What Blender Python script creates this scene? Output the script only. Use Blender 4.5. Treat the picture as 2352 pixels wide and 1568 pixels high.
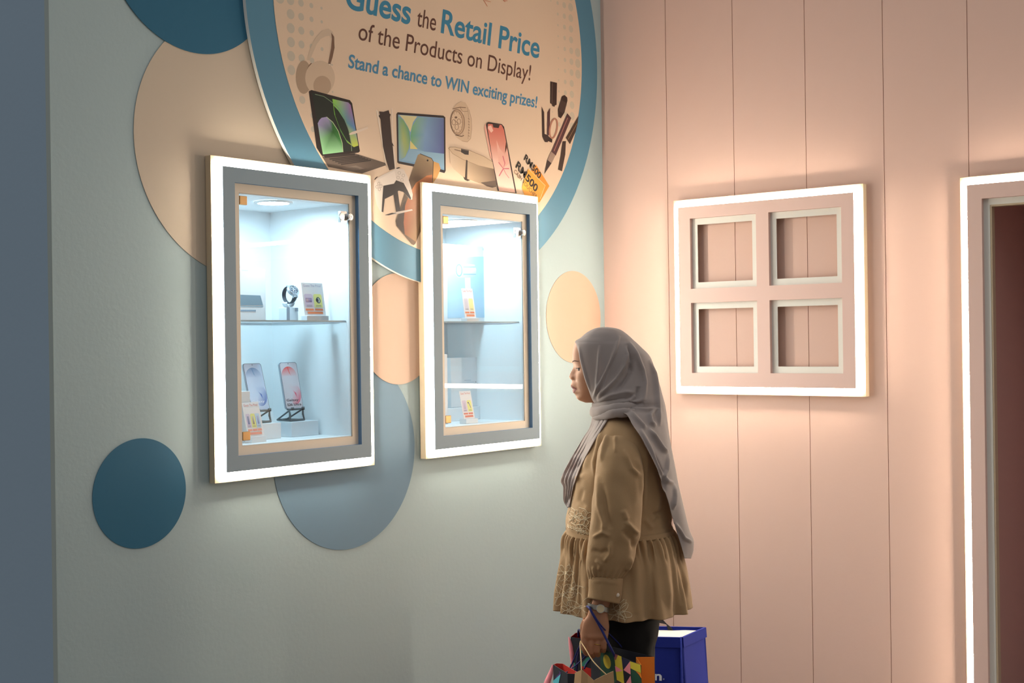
import bpy, bmesh, math, random
from math import sin, cos, pi, radians, sqrt, hypot
from mathutils import Vector, Matrix

for o in list(bpy.data.objects):
    bpy.data.objects.remove(o, do_unlink=True)
SC = bpy.context.scene
COL = SC.collection
random.seed(7)

# ------------------------------------------------------------------ camera
IMW, IMH, FPX = 2352.0, 1568.0, 2988.0
YAW, PIT, ROL = 0.67855, 0.0003, -0.01386
CAM = Vector((3.2289, -4.6469, 1.5))
FW = Vector((-sin(YAW) * cos(PIT), cos(YAW) * cos(PIT), sin(PIT)))
RT = Vector((cos(YAW), sin(YAW), 0.0))
UP = RT.cross(FW)
cr_, sr_ = cos(ROL), sin(ROL)
cam_d = bpy.data.cameras.new('camera')
cam_o = bpy.data.objects.new('camera', cam_d)
COL.objects.link(cam_o)
RX = RT * cr_ + UP * sr_
UX = UP * cr_ - RT * sr_
m3 = Matrix((RX, UX, -FW)).transposed()
cam_o.matrix_world = Matrix.Translation(CAM) @ m3.to_4x4()
cam_d.sensor_fit = 'HORIZONTAL'
cam_d.sensor_width = 36.0
cam_d.lens = FPX / IMW * 36.0
cam_d.clip_start = 0.05
SC.camera = cam_o

# ------------------------------------------------------------------ world, light, exposure
HALL_SIDE, HALL_TOP = 0.17, 0.70
W = bpy.data.worlds.new('world')
SC.world = W
W.use_nodes = True
bg = W.node_tree.nodes['Background']
# soft light of the mall hall: brighter from overhead, dim from the sides
_tc = W.node_tree.nodes.new('ShaderNodeTexCoord')
_sx = W.node_tree.nodes.new('ShaderNodeSeparateXYZ')
_mr = W.node_tree.nodes.new('ShaderNodeMapRange')
_mr.interpolation_type = 'SMOOTHSTEP'
_mr.inputs['From Min'].default_value = 0.1
_mr.inputs['From Max'].default_value = 0.9
_mr.inputs['To Min'].default_value = HALL_SIDE
_mr.inputs['To Max'].default_value = HALL_TOP
W.node_tree.links.new(_tc.outputs['Generated'], _sx.inputs[0])
W.node_tree.links.new(_sx.outputs['Z'], _mr.inputs['Value'])
W.node_tree.links.new(_mr.outputs['Result'], bg.inputs[1])
bg.inputs[0].default_value = (1.0, 0.985, 0.96, 1)
SC.view_settings.view_transform = 'Standard'
SC.view_settings.look = 'None'
SC.view_settings.exposure = 0.0
SC.view_settings.gamma = 1.0
SC.view_settings.use_curve_mapping = False
LED_WARM = (1.0, 0.87, 0.69)
LED_POWER = 95.0
DOWN_COOL = (0.60, 0.865, 1.0)
DOWN_POWER = 155.0
try:
    SC.cycles.use_denoising = True
    SC.cycles.sample_clamp_indirect = 6.0
    SC.cycles.max_bounces = 10
    SC.cycles.transparent_max_bounces = 24
    SC.cycles.caustics_reflective = False
    SC.cycles.caustics_refractive = False
except Exception:
    pass


# ------------------------------------------------------------------ picture geometry -> places
def ray(px, py):
    x, y = px - IMW / 2, py - IMH / 2
    a, b = cr_ * x + sr_ * y, -sr_ * x + cr_ * y
    return FW + RT * (a / FPX) - UP * (b / FPX)


def onx(px, py, x0=0.0):
    d = ray(px, py)
    return CAM + d * ((x0 - CAM.x) / d.x)


def ony(px, py, y0=0.0):
    d = ray(px, py)
    return CAM + d * ((y0 - CAM.y) / d.y)


def atd(px, py, dep):
    return CAM + ray(px, py) * dep


def lin(r, g, b):
    f = lambda c: (c / 255 / 12.92) if c / 255 <= 0.04045 else ((c / 255 + 0.055) / 1.055) ** 2.4
    return (f(r), f(g), f(b))


# ------------------------------------------------------------------ materials
MATS = {}


def mat(name, col=(.5, .5, .5), rough=.5, metal=0.0, bump=0.0, bscale=200.0, spec=.5, sheen=0.0, vary=0.0, vscale=3.0, trans=0.0):
    if name in MATS:
        return MATS[name]
    m = bpy.data.materials.new(name)
    m.use_nodes = True
    nt = m.node_tree
    b = nt.nodes['Principled BSDF']
    b.inputs['Base Color'].default_value = (*col, 1)
    b.inputs['Roughness'].default_value = rough
    b.inputs['Metallic'].default_value = metal
    b.inputs['Specular IOR Level'].default_value = spec
    if sheen:
        b.inputs['Sheen Weight'].default_value = sheen
        b.inputs['Sheen Roughness'].default_value = .5
    if bump or vary:
        tc = nt.nodes.new('ShaderNodeTexCoord')
    if bump:
        n = nt.nodes.new('ShaderNodeTexNoise')
        n.inputs['Scale'].default_value = bscale
        n.inputs['Detail'].default_value = 4
        bp = nt.nodes.new('ShaderNodeBump')
        bp.inputs['Strength'].default_value = bump
        bp.inputs['Distance'].default_value = .002
        nt.links.new(tc.outputs['Object'], n.inputs['Vector'])
        nt.links.new(n.outputs['Fac'], bp.inputs['Height'])
        nt.links.new(bp.outputs['Normal'], b.inputs['Normal'])
    if vary:
        n2 = nt.nodes.new('ShaderNodeTexNoise')
        n2.inputs['Scale'].default_value = vscale
        n2.inputs['Detail'].default_value = 3
        rp = nt.nodes.new('ShaderNodeMapRange')
        rp.inputs['To Min'].default_value = 1 - vary
        rp.inputs['To Max'].default_value = 1 + vary
        mx = nt.nodes.new('ShaderNodeVectorMath')
        mx.operation = 'SCALE'
        mx.inputs[0].default_value = col
        nt.links.new(tc.outputs['Object'], n2.inputs['Vector'])
        nt.links.new(n2.outputs['Fac'], rp.inputs['Value'])
        nt.links.new(rp.outputs['Result'], mx.inputs['Scale'])
        nt.links.new(mx.outputs['Vector'], b.inputs['Base Color'])
    if trans:
        tl = nt.nodes.new('ShaderNodeBsdfTranslucent')
        tl.inputs[0].default_value = (*col, 1)
        mxs = nt.nodes.new('ShaderNodeMixShader')
        mxs.inputs[0].default_value = trans
        out = nt.nodes['Material Output']
        nt.links.new(b.outputs[0], mxs.inputs[1]); nt.links.new(tl.outputs[0], mxs.inputs[2]); nt.links.new(mxs.outputs[0], out.inputs[0])
    MATS[name] = m
    return m


def emit(name, col, power):
    if name in MATS:
        return MATS[name]
    m = bpy.data.materials.new(name)
    m.use_nodes = True
    nt = m.node_tree
    nt.nodes.clear()
    e = nt.nodes.new('ShaderNodeEmission')
    e.inputs[0].default_value = (*col, 1)
    e.inputs[1].default_value = power
    o = nt.nodes.new('ShaderNodeOutputMaterial')
    nt.links.new(e.outputs[0], o.inputs[0])
    MATS[name] = m
    return m


def glass_mat(name, tint=(1, 1, 1), f0=.05):
    if name in MATS:
        return MATS[name]
    m = bpy.data.materials.new(name)
    m.use_nodes = True
    nt = m.node_tree
    nt.nodes.clear()
    lw = nt.nodes.new('ShaderNodeLayerWeight')
    lw.inputs[0].default_value = .5
    pw = nt.nodes.new('ShaderNodeMath'); pw.operation = 'POWER'; pw.inputs[1].default_value = 5
    ma = nt.nodes.new('ShaderNodeMath'); ma.operation = 'MULTIPLY_ADD'
    ma.inputs[1].default_value = 1 - f0; ma.inputs[2].default_value = f0
    tr = nt.nodes.new('ShaderNodeBsdfTransparent'); tr.inputs[0].default_value = (*tint, 1)
    gl = nt.nodes.new('ShaderNodeBsdfGlossy'); gl.inputs['Roughness'].default_value = .0
    mx = nt.nodes.new('ShaderNodeMixShader')
    o = nt.nodes.new('ShaderNodeOutputMaterial')
    L = nt.links.new
    L(lw.outputs['Facing'], pw.inputs[0]); L(pw.outputs[0], ma.inputs[0]); L(ma.outputs[0], mx.inputs[0])
    L(tr.outputs[0], mx.inputs[1]); L(gl.outputs[0], mx.inputs[2]); L(mx.outputs[0], o.inputs[0])
    MATS[name] = m
    return m


def skin_mat(name, col, lip):
    m = mat(name, col, .5, spec=.35, bump=.08, bscale=500)
    nt = m.node_tree
    a = nt.nodes.new('ShaderNodeAttribute'); a.attribute_name = 'lip_tint'
    mx = nt.nodes.new('ShaderNodeMix'); mx.data_type = 'RGBA'
    mx.inputs[6].default_value = (*col, 1); mx.inputs[7].default_value = (*lip, 1)
    nt.links.new(a.outputs['Fac'], mx.inputs[0])
    nt.links.new(mx.outputs[2], nt.nodes['Principled BSDF'].inputs['Base Color'])
    return m


def print_mat(name='printed_ink', rough=.55, spec=.3):
    """ink: each printed patch carries its own colour attribute"""
    if name in MATS:
        return MATS[name]
    m = bpy.data.materials.new(name)
    m.use_nodes = True
    nt = m.node_tree
    b = nt.nodes['Principled BSDF']
    b.inputs['Roughness'].default_value = rough
    b.inputs['Specular IOR Level'].default_value = spec
    a = nt.nodes.new('ShaderNodeVertexColor')
    a.layer_name = 'ink'
    nt.links.new(a.outputs['Color'], b.inputs['Base Color'])
    MATS[name] = m
    return m


# ------------------------------------------------------------------ mesh builder (world coordinates in, local mesh out)
class MB:
    def __init__(s):
        s.v, s.f, s.mi, s.ink = [], [], [], []

    def add(s, vs, fs, mi=0, ink=None):
        b = len(s.v)
        s.v += [Vector(p) for p in vs]
        for f in fs:
            s.f.append([b + i for i in f]); s.mi.append(mi); s.ink.append(ink)
        return b

    def box(s, lo, hi, mi=0, M=None):
        x0, y0, z0 = lo; x1, y1, z1 = hi
        vs = [(x, y, z) for z in (z0, z1) for y in (y0, y1) for x in (x0, x1)]
        if M is not None:
            vs = [M @ Vector(p) for p in vs]
        s.add(vs, [(0, 2, 3, 1), (4, 5, 7, 6), (0, 1, 5, 4), (2, 6, 7, 3), (0, 4, 6, 2), (1, 3, 7, 5)], mi)

    def grid(s, rows, mi=0, closed=False, flip=False):
        n, m = len(rows), len(rows[0])
        fs = []
        for i in range(n - 1):
            for j in range(m if closed else m - 1):
                k = (j + 1) % m
                q = (i * m + j, i * m + k, (i + 1) * m + k, (i + 1) * m + j)
                fs.append(q[::-1] if flip else q)
        return s.add([p for r in rows for p in r], fs, mi)

    def loft(s, rings, mi=0, cap=True, flip=False):
        m = len(rings[0])
        b = s.grid(rings, mi, True, flip)
        if cap:
            a = [b + i for i in range(m)]
            z = [b + (len(rings) - 1) * m + i for i in range(m)]
            s.f.append(a if flip else a[::-1]); s.mi.append(mi); s.ink.append(None)
            s.f.append(z[::-1] if flip else z); s.mi.append(mi); s.ink.append(None)

    def tube(s, pts, r, n=10, mi=0, cap=True, flat=None):
        pts = [Vector(p) for p in pts]
        rs = r if isinstance(r, (list, tuple)) else [r] * len(pts)
        rings = []
        nrm = None
        for i, p in enumerate(pts):
            t = (pts[min(i + 1, len(pts) - 1)] - pts[max(i - 1, 0)]).normalized()
            if nrm is None:
                nrm = t.orthogonal().normalized()
            nrm = (nrm - t * nrm.dot(t)).normalized()
            bn = t.cross(nrm)
            rings.append([p + (nrm * cos(2 * pi * k / n) + bn * sin(2 * pi * k / n)) * rs[i] for k in range(n)])
        s.loft(rings, mi, cap)

    def cyl(s, a, b, r, n=24, mi=0, r2=None):
        a, b = Vector(a), Vector(b)
        s.tube([a, b], [r, r if r2 is None else r2], n, mi)

    def build(s, name, mats, parent=None, smooth=False, bevel=0.0, seg=2, recalc=True, solid=0.0, sub=0):
        if not isinstance(mats, (list, tuple)):
            mats = [mats]
        off = parent_origin(parent)
        me = bpy.data.meshes.new(name)
        me.from_pydata([tuple(p - off) for p in s.v], [], s.f)
        for m_ in mats:
            me.materials.append(m_)
        for p, k in zip(me.polygons, s.mi):
            p.material_index = k
            p.use_smooth = smooth
        if any(i is not None for i in s.ink):
            at = me.color_attributes.new('ink', 'FLOAT_COLOR', 'CORNER')
            for p, ik in zip(me.polygons, s.ink):
                if ik is None:
                    ik = (.8, .8, .8)
                for q, li in enumerate(p.loop_indices):
                    c = ik[q] if isinstance(ik, list) else ik
                    at.data[li].color = (*c, 1)
        if recalc or any(len(f) > 4 for f in s.f):
            b = bmesh.new(); b.from_mesh(me)
            if recalc:
                bmesh.ops.recalc_face_normals(b, faces=b.faces)
            b.to_mesh(me); b.free()
        me.update()
        o = bpy.data.objects.new(name, me)
        COL.objects.link(o)
        if parent is not None:
            o.parent = parent
        if bevel:
            md = o.modifiers.new('bevel', 'BEVEL'); md.width = bevel; md.segments = seg
            md.limit_method = 'ANGLE'; md.angle_limit = radians(40)
        if solid:
            md = o.modifiers.new('solid', 'SOLIDIFY'); md.thickness = solid; md.offset = 0
        if sub:
            md = o.modifiers.new('sub', 'SUBSURF'); md.levels = sub; md.render_levels = sub
        return o


def parent_origin(p):
    off = Vector((0, 0, 0))
    while p is not None:
        off += p.location
        p = p.parent
    return off


def tag(o, label, cat, group=None, kind=None):
    o['label'] = label
    o['category'] = cat
    if group: o['group'] = group
    if kind: o['kind'] = kind
    return o


def thing(name, loc, label, cat, group=None, kind=None):
    o = bpy.data.objects.new(name, None)
    o.empty_display_size = .1
    COL.objects.link(o)
    o.location = loc
    return tag(o, label, cat, group, kind)


def struct(o):
    o['kind'] = 'structure'
    return o


# ------------------------------------------------------------------ flat printing on a plane
FONTC = {}


def text_tris(s, bold=0.0):
    """glyph triangles of a line in font units (x right, y up)"""
    key = (s, bold)
    if key in FONTC:
        return FONTC[key]
    cu = bpy.data.curves.new('line', 'FONT')
    cu.body = s
    cu.size = 1.0
    cu.resolution_u = 8
    cu.offset = bold
    ob = bpy.data.objects.new('line', cu)
    COL.objects.link(ob)
    dg = bpy.context.evaluated_depsgraph_get()
    me = bpy.data.meshes.new_from_object(ob.evaluated_get(dg))
    vs = [(v.co.x, v.co.y) for v in me.vertices]
    fs = [list(p.vertices) for p in me.polygons]
    bpy.data.objects.remove(ob, do_unlink=True)
    bpy.data.curves.remove(cu)
    bpy.data.meshes.remove(me)
    FONTC[key] = (vs, fs)
    return vs, fs


CAPH = None


def cap_height():
    global CAPH
    if CAPH is None:
        CAPH = max(p[1] for p in text_tris('H')[0])
    return CAPH


def tri_poly(pts):
    """triangulate a simple 2-D polygon"""
    from mathutils.geometry import tessellate_polygon
    return [tuple(t) for t in tessellate_polygon([[Vector((p[0], p[1], 0)) for p in pts]])]


class Print:
    """patches of ink on a plane: fn maps (u, v, lift) to the world"""
    def __init__(s, fn, lift0=0.0004, step=0.00012):
        s.mb, s.fn, s.lift, s.step = MB(), fn, lift0, step

    def poly(s, pts, col, step=True):
        vs = [Vector(s.fn(p[0], p[1], s.lift)) for p in pts]
        cols = col if isinstance(col, list) else None
        for t in tri_poly(pts):
            b = len(s.mb.v)
            s.mb.v += [vs[i] for i in t]
            s.mb.f.append([b, b + 1, b + 2]); s.mb.mi.append(0)
            s.mb.ink.append([cols[i] for i in t] if cols else col)
        if step: s.lift += s.step

    def ell(s, cx, cy, rx, ry, col, n=28, rot=0.0, a0=0, a1=2 * pi, step=True):
        c, q = cos(rot), sin(rot)
        P = []
        for i in range(n):
            a = a0 + (a1 - a0) * i / (n if a1 - a0 > 6.28 else n - 1)
            x, y = rx * cos(a), ry * sin(a)
            P.append((cx + c * x - q * y, cy + q * x + c * y))
        s.poly(P, col, step)

    def line(s, pts, w, col, closed=False, step=True):
        n = len(pts)
        L, R = [], []
        for i, p in enumerate(pts):
            a = pts[(i - 1) % n] if (closed or i) else p
            b = pts[(i + 1) % n] if (closed or i < n - 1) else p
            dx, dy = b[0] - a[0], b[1] - a[1]
            l = hypot(dx, dy) or 1
            nx, ny = -dy / l * w / 2, dx / l * w / 2
            L.append((p[0] + nx, p[1] + ny)); R.append((p[0] - nx, p[1] - ny))
        for i in range(n if closed else n - 1):
            k = (i + 1) % n
            s.poly([L[i], L[k], R[k], R[i]], col, False)
        if step: s.lift += s.step

    def fan(s, c, pts, ccol, ecols):
        n = len(pts)
        C_ = Vector(s.fn(c[0], c[1], s.lift)); V_ = [Vector(s.fn(p[0], p[1], s.lift)) for p in pts]
        for i in range(n):
            k = (i + 1) % n
            b = len(s.mb.v)
            s.mb.v += [C_, V_[i], V_[k]]
            s.mb.f.append([b, b + 1, b + 2]); s.mb.mi.append(0); s.mb.ink.append([ccol, ecols[i], ecols[k]])
        s.lift += s.step

    def strip(s, A, B, ca, cb=None):
        cb = cb or ca
        for i in range(len(A) - 1):
            P = [A[i], A[i + 1], B[i + 1], B[i]]
            b = len(s.mb.v)
            s.mb.v += [Vector(s.fn(p[0], p[1], s.lift)) for p in P]
            s.mb.f.append([b, b + 1, b + 2, b + 3]); s.mb.mi.append(0); s.mb.ink.append([ca[i], ca[i + 1], cb[i + 1], cb[i]])
        s.lift += s.step

    def ring(s, cx, cy, rx, ry, w, col, n=28, rot=0.0):
        c, q = cos(rot), sin(rot)
        P = []
        for i in range(n):
            a = 2 * pi * i / n
            x, y = rx * cos(a), ry * sin(a)
            P.append((cx + c * x - q * y, cy + q * x + c * y))
        s.line(P, w, col, True)

    def text(s, t, o, ex, ey, col, bold=0.0, width=None, shear=0.0):
        """o: baseline start, ex: vector of the whole width (or unit when width None), ey: vector of the cap height"""
        vs, fs = text_tris(t, bold)
        if not vs:
            return
        x0 = min(p[0] for p in vs); x1 = max(p[0] for p in vs); ch = cap_height()
        P = []
        for x, y in vs:
            a = (x - x0) / (x1 - x0); b = y / ch
            P.append(s.fn(o[0] + ex[0] * a + ey[0] * b, o[1] + ex[1] * a + ey[1] * b, s.lift))
        s.mb.add(P, fs, 0, col)
        s.lift += s.step

    def build(s, name, parent=None, m=None):
        o = s.mb.build(name, m or print_mat(), parent, recalc=False)
        s.mb = MB()
        return o


# ================================================================== THE SETTING
M_BLUE = mat('pale_aqua_paint', lin(172, 191, 195), .62, bump=.25, bscale=60, spec=.3, vary=.03, vscale=2.0)
M_SLATE = mat('slate_blue_paint', lin(156, 180, 202), .65, bump=.2, bscale=60, spec=.25, vary=.03, vscale=2.0)
M_PINK = mat('dusty_pink_paint', lin(226, 192, 178), .6, bump=.3, bscale=45, spec=.3, vary=.03, vscale=1.6)
M_GROOVE = mat('groove_shade', lin(205, 164, 148), .8)
M_FLOOR = mat('grey_vinyl_floor', lin(120, 112, 104), .5, bump=.1, vary=.06, vscale=5)
WTOP = 3.6
Y_END = -2.6532

# cabinets: outer plate (y0, y1, z0, z1)
CABS = [(-2.1315, -1.4460), (-1.1845, -0.5010)]
CZ0, CZ1 = 1.081, 2.082
INS = .031            # plate edge to raised panel
OPN = .0775           # plate edge to panel opening
TRM = .106            # plate edge to glass opening


def frame_faces(mb, lo, hi, holes, plane, mi=0):
    """rectangle with rectangular holes; plane(u, v) -> world"""
    us = sorted({lo[0], hi[0], *[h[0] for h in holes], *[h[1] for h in holes]})
    vs = sorted({lo[1], hi[1], *[h[2] for h in holes], *[h[3] for h in holes]})
    idx = {}
    def vi(i, j):
        if (i, j) not in idx:
            idx[(i, j)] = len(mb.v); mb.v.append(Vector(plane(us[i], vs[j])))
        return idx[(i, j)]
    for i in range(len(us) - 1):
        for j in range(len(vs) - 1):
            cu, cv = (us[i] + us[i + 1]) / 2, (vs[j] + vs[j + 1]) / 2
            if any(h[0] < cu < h[1] and h[2] < cv < h[3] for h in holes):
                continue
            mb.f.append([vi(i, j), vi(i + 1, j), vi(i + 1, j + 1), vi(i, j + 1)]); mb.mi.append(mi); mb.ink.append(None)


def slab(mb, lo, hi, holes, f0, f1, mi=0, mi_edge=None):
    """a board with rectangular holes between two parallel planes f0 (back) and f1 (front)"""
    me_ = mi if mi_edge is None else mi_edge
    frame_faces(mb, lo, hi, holes, f0, mi); frame_faces(mb, lo, hi, holes, f1, mi)
    for (a, b, c, d) in [(lo[0], hi[0], lo[1], hi[1])] + [tuple(h) for h in holes]:
        for (p, q) in (((a, c), (b, c)), ((b, c), (b, d)), ((b, d), (a, d)), ((a, d), (a, c))):
            mb.add([f0(*p), f0(*q), f1(*q), f1(*p)], [(0, 1, 2, 3)], me_)


PX = lambda x: (lambda u, v: (x, u, v))        # planes parallel to the left wall
PY = lambda y: (lambda u, v: (u, y, v))        # planes parallel to the right wall

mb = MB()
holes = [(a + TRM, b - TRM, CZ0 + TRM, CZ1 - TRM) for a, b in CABS]
slab(mb, (Y_END, 0), (0.0, WTOP), holes, PX(-.02), PX(0))
wl = struct(mb.build('wall_left', M_BLUE, recalc=True))

mb = MB()
mb.box((-.9, Y_END, 0), (-.0201, Y_END + .02, WTOP))
mb.box((-.0201, Y_END - .0006, 0), (0.0015, Y_END, WTOP), 1)
struct(mb.build('wall_end', [M_SLATE, mat('pale_edge_trim', lin(165, 178, 176), .5)]))

GRV = [.0137 + .3152 * k for k in range(0, 9)]
D0, DZ = 1.652, 1.981           # door opening
mb = MB()
edges = [0.0] + [g for g in GRV[1:]] + [2.75]
gw = .0012
for i in range(len(edges) - 1):
    a, b = edges[i] + (gw if i else 0), edges[i + 1] - gw
    def strip(a, b, z0, z1):
        mb.add([(a, 0, z0), (b, 0, z0), (b, 0, z1), (a, 0, z1)], [(0, 1, 2, 3)], 0)
        for e in (a, b):
            mb.add([(e, 0, z0), (e, 0, z1), (e, .0035, z1), (e, .0035, z0)], [(0, 1, 2, 3)], 1)
    if a < D0 < b:
        strip(a, D0, 0, WTOP)
        strip(D0, b, DZ, WTOP)
    elif a >= D0 and b <= 2.72:
        strip(a, b, DZ, WTOP)
    else:
        strip(a, b, 0, WTOP)
frame_faces(mb, (-.02, 0), (2.75, WTOP), [(D0, 2.545, 0, DZ)], PY(.0035), 1)
for p, q in (((D0, 0), (D0, DZ)), ((D0, DZ), (2.545, DZ)), ((2.545, DZ), (2.545, 0))):
    mb.add([PY(0)(*p), PY(0)(*q), PY(.02)(*q), PY(.02)(*p)], [(0, 1, 2, 3)], 0)
struct(mb.build('wall_right', [M_PINK, M_GROOVE], recalc=False))

mb = MB()
mb.box((-1.2, -8, -.05), (6, 1.0, 0))
struct(mb.build('floor', M_FLOOR))

# ================================================================== ROUND DECALS ON THE LEFT WALL
def disc(mb, cy, cz, r, x0, x1, n=96, mi=0, mi_edge=None):
    A = [(x0, cy + r * cos(2 * pi * k / n), cz + r * sin(2 * pi * k / n)) for k in range(n)]
    B = [(x1, p[1], p[2]) for p in A]
    b = mb.add(A + B, [], 0)
    mb.f.append([b + n + k for k in range(n)]); mb.mi.append(mi); mb.ink.append(None)
    mb.f.append([b + k for k in range(n)][::-1]); mb.mi.append(mi); mb.ink.append(None)
    for k in range(n):
        q = (k + 1) % n
        mb.f.append([b + k, b + q, b + n + q, b + n + k]); mb.mi.append(mi if mi_edge is None else mi_edge); mb.ink.append(None)


def clip_half(P, ax, s, lim):
    out = []
    for i in range(len(P)):
        a, b = P[i], P[(i + 1) % len(P)]
        da, db = s * (a[ax] - lim), s * (b[ax] - lim)
        if da >= 0: out.append(a)
        if da * db < 0:
            k = da / (da - db)
            out.append((a[0] + (b[0] - a[0]) * k, a[1] + (b[1] - a[1]) * k))
    return out


def decal_mesh(cy, cz, r, x0, x1, m_):
    # vinyl disc cut away where a cabinet is set into the wall
    n = 128
    pieces = [[(cy + r * cos(2 * pi * k / n), cz + r * sin(2 * pi * k / n)) for k in range(n)]]
    for a, b in CABS:
        a, b, c, d = a + .012, b - .012, CZ0 + .012, CZ1 - .012
        if abs(cy - (a + b) / 2) > r + (b - a) / 2: continue
        new = []
        for P in pieces:
            for cl in (((0, -1, a),), ((0, 1, b),), ((0, 1, a), (0, -1, b), (1, -1, c)), ((0, 1, a), (0, -1, b), (1, 1, d))):
                Q = P
                for h in cl:
                    Q = clip_half(Q, *h) if len(Q) > 2 else []
                if len(Q) > 2: new.append(Q)
        pieces = new
    mb = MB()
    for P in pieces:
        k = len(P)
        b = mb.add([(x1, *p) for p in P], [])
        mb.f.append([b + i for i in range(k)]); mb.mi.append(0); mb.ink.append(None)
    o = mb.build('wall_decal', m_, recalc=False)
    bm = bmesh.new(); bm.from_mesh(o.data)
    bmesh.ops.remove_doubles(bm, verts=bm.verts, dist=.0001)
    ed = [e for e in bm.edges if e.is_boundary]
    g = bmesh.ops.extrude_edge_only(bm, edges=ed)
    for v in [e for e in g['geom'] if isinstance(e, bmesh.types.BMVert)]:
        v.co.x = x0
    bm.to_mesh(o.data); bm.free()
    return o


M_TEAL = mat('teal_vinyl', lin(44, 104, 134), .5, spec=.3, bump=.1, bscale=30)
M_CREAM = mat('cream_vinyl', lin(206, 190, 170), .5, spec=.35, bump=.15, bscale=30)
M_PEACH = mat('peach_vinyl', lin(205, 174, 152), .5, spec=.35, bump=.1, bscale=30)
M_DENIM = mat('denim_blue_vinyl', lin(108, 138, 160), .5, spec=.3, bump=.1, bscale=30)
G = 'round vinyl decals on the aqua wall'
for (cy, cz, r, x0, m_, lab) in (
        (-1.973, 2.126, .412, 0.0004, M_CREAM, 'large cream round wall decal half hidden behind the left display cabinet'),
        (-2.167, 2.705, .313, 0.0024, M_TEAL, 'dark teal round decal overlapping the cream decal at the top of the wall'),
        (-1.545, 1.133, .332, 0.0004, M_DENIM, 'denim blue round decal low on the wall below the left cabinet'),
        (-2.378, 1.074, .160, 0.0004, M_TEAL, 'small dark teal round decal alone on the lower aqua wall'),
        (-1.288, 1.552, .198, 0.0024, M_PEACH, 'peach round decal on the wall between the two cabinets'),
        (-.226, 1.601, .193, 0.0004, M_PEACH, 'peach round decal beside the corner above the woman'),
):
    tag(decal_mesh(cy, cz, r, x0 + .0002, x0 + .0014, m_), lab, 'wall decal', G)

# ================================================================== LIT DISPLAY CABINETS
M_PANEL = mat('grey_blue_laminate', lin(150, 168, 180), .55, spec=.3, bump=.08, bscale=120)
M_PLATE = mat('milky_acrylic', lin(206, 188, 160), .4, spec=.4)
M_TRIM = mat('cream_trim', lin(236, 222, 202), .5, spec=.35)
M_LINER = mat('white_liner', lin(244, 248, 250), .55, spec=.3)
M_LED = emit('warm_led', LED_WARM, LED_POWER)
M_DOWN = emit('cool_downlight', DOWN_COOL, DOWN_POWER)
M_GLASS = glass_mat('clear_glass')
M_SHELF = glass_mat('shelf_glass', (.93, .98, .99))
M_SHEDGE = mat('glass_edge', lin(176, 204, 216), .25, spec=.5)
M_BRASS = mat('brushed_brass', lin(186, 150, 104), .35, metal=.85, bump=.05)
M_CHROME = mat('chrome', lin(215, 215, 215), .15, metal=1.0)
M_WHITE = mat('white_plastic', lin(235, 237, 238), .45)
M_DARK = mat('dark_plastic', lin(45, 48, 52), .4)


def rounded_rect(u0, u1, v0, v1, r, n=6):
    P = []
    for cu, cv, a in ((u1 - r, v1 - r, 0), (u0 + r, v1 - r, pi / 2), (u0 + r, v0 + r, pi), (u1 - r, v0 + r, 1.5 * pi)):
        for k in range(n + 1):
            t = a + pi / 2 * k / n
            P.append((cu + r * cos(t), cv + r * sin(t)))
    return P


def led_ring(mb, lo, hi, back, front, w, ro, plane):
    """rectangular neon-flex loop with rounded outer corners; back/front are heights over the wall"""
    O = rounded_rect(lo[0], hi[0], lo[1], hi[1], ro)
    I = rounded_rect(lo[0] + w, hi[0] - w, lo[1] + w, hi[1] - w, max(.004, ro - w))
    rows = []
    h = front - back
    for P, Q, t in ((O, I, 0),):
        def mixp(k): return [(a[0] + (b[0] - a[0]) * k, a[1] + (b[1] - a[1]) * k) for a, b in zip(P, Q)]
        prof = [(0, 0), (0, .25), (.1, .6), (.3, .95), (.5, 1), (.7, .95), (.9, .6), (1, .25), (1, 0)]
        for k, z in prof:
            rows.append([plane(back + h * z)(*p) for p in mixp(k)])
    mb.grid(rows + [rows[0]], 0, True)


_p = CAM + ray(628, 463) * ((1.9755 - CAM.z) / ray(628, 463).z)
DLX, DLY = _p.x, _p.y - (CABS[0][0] + CABS[0][1]) / 2


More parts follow.
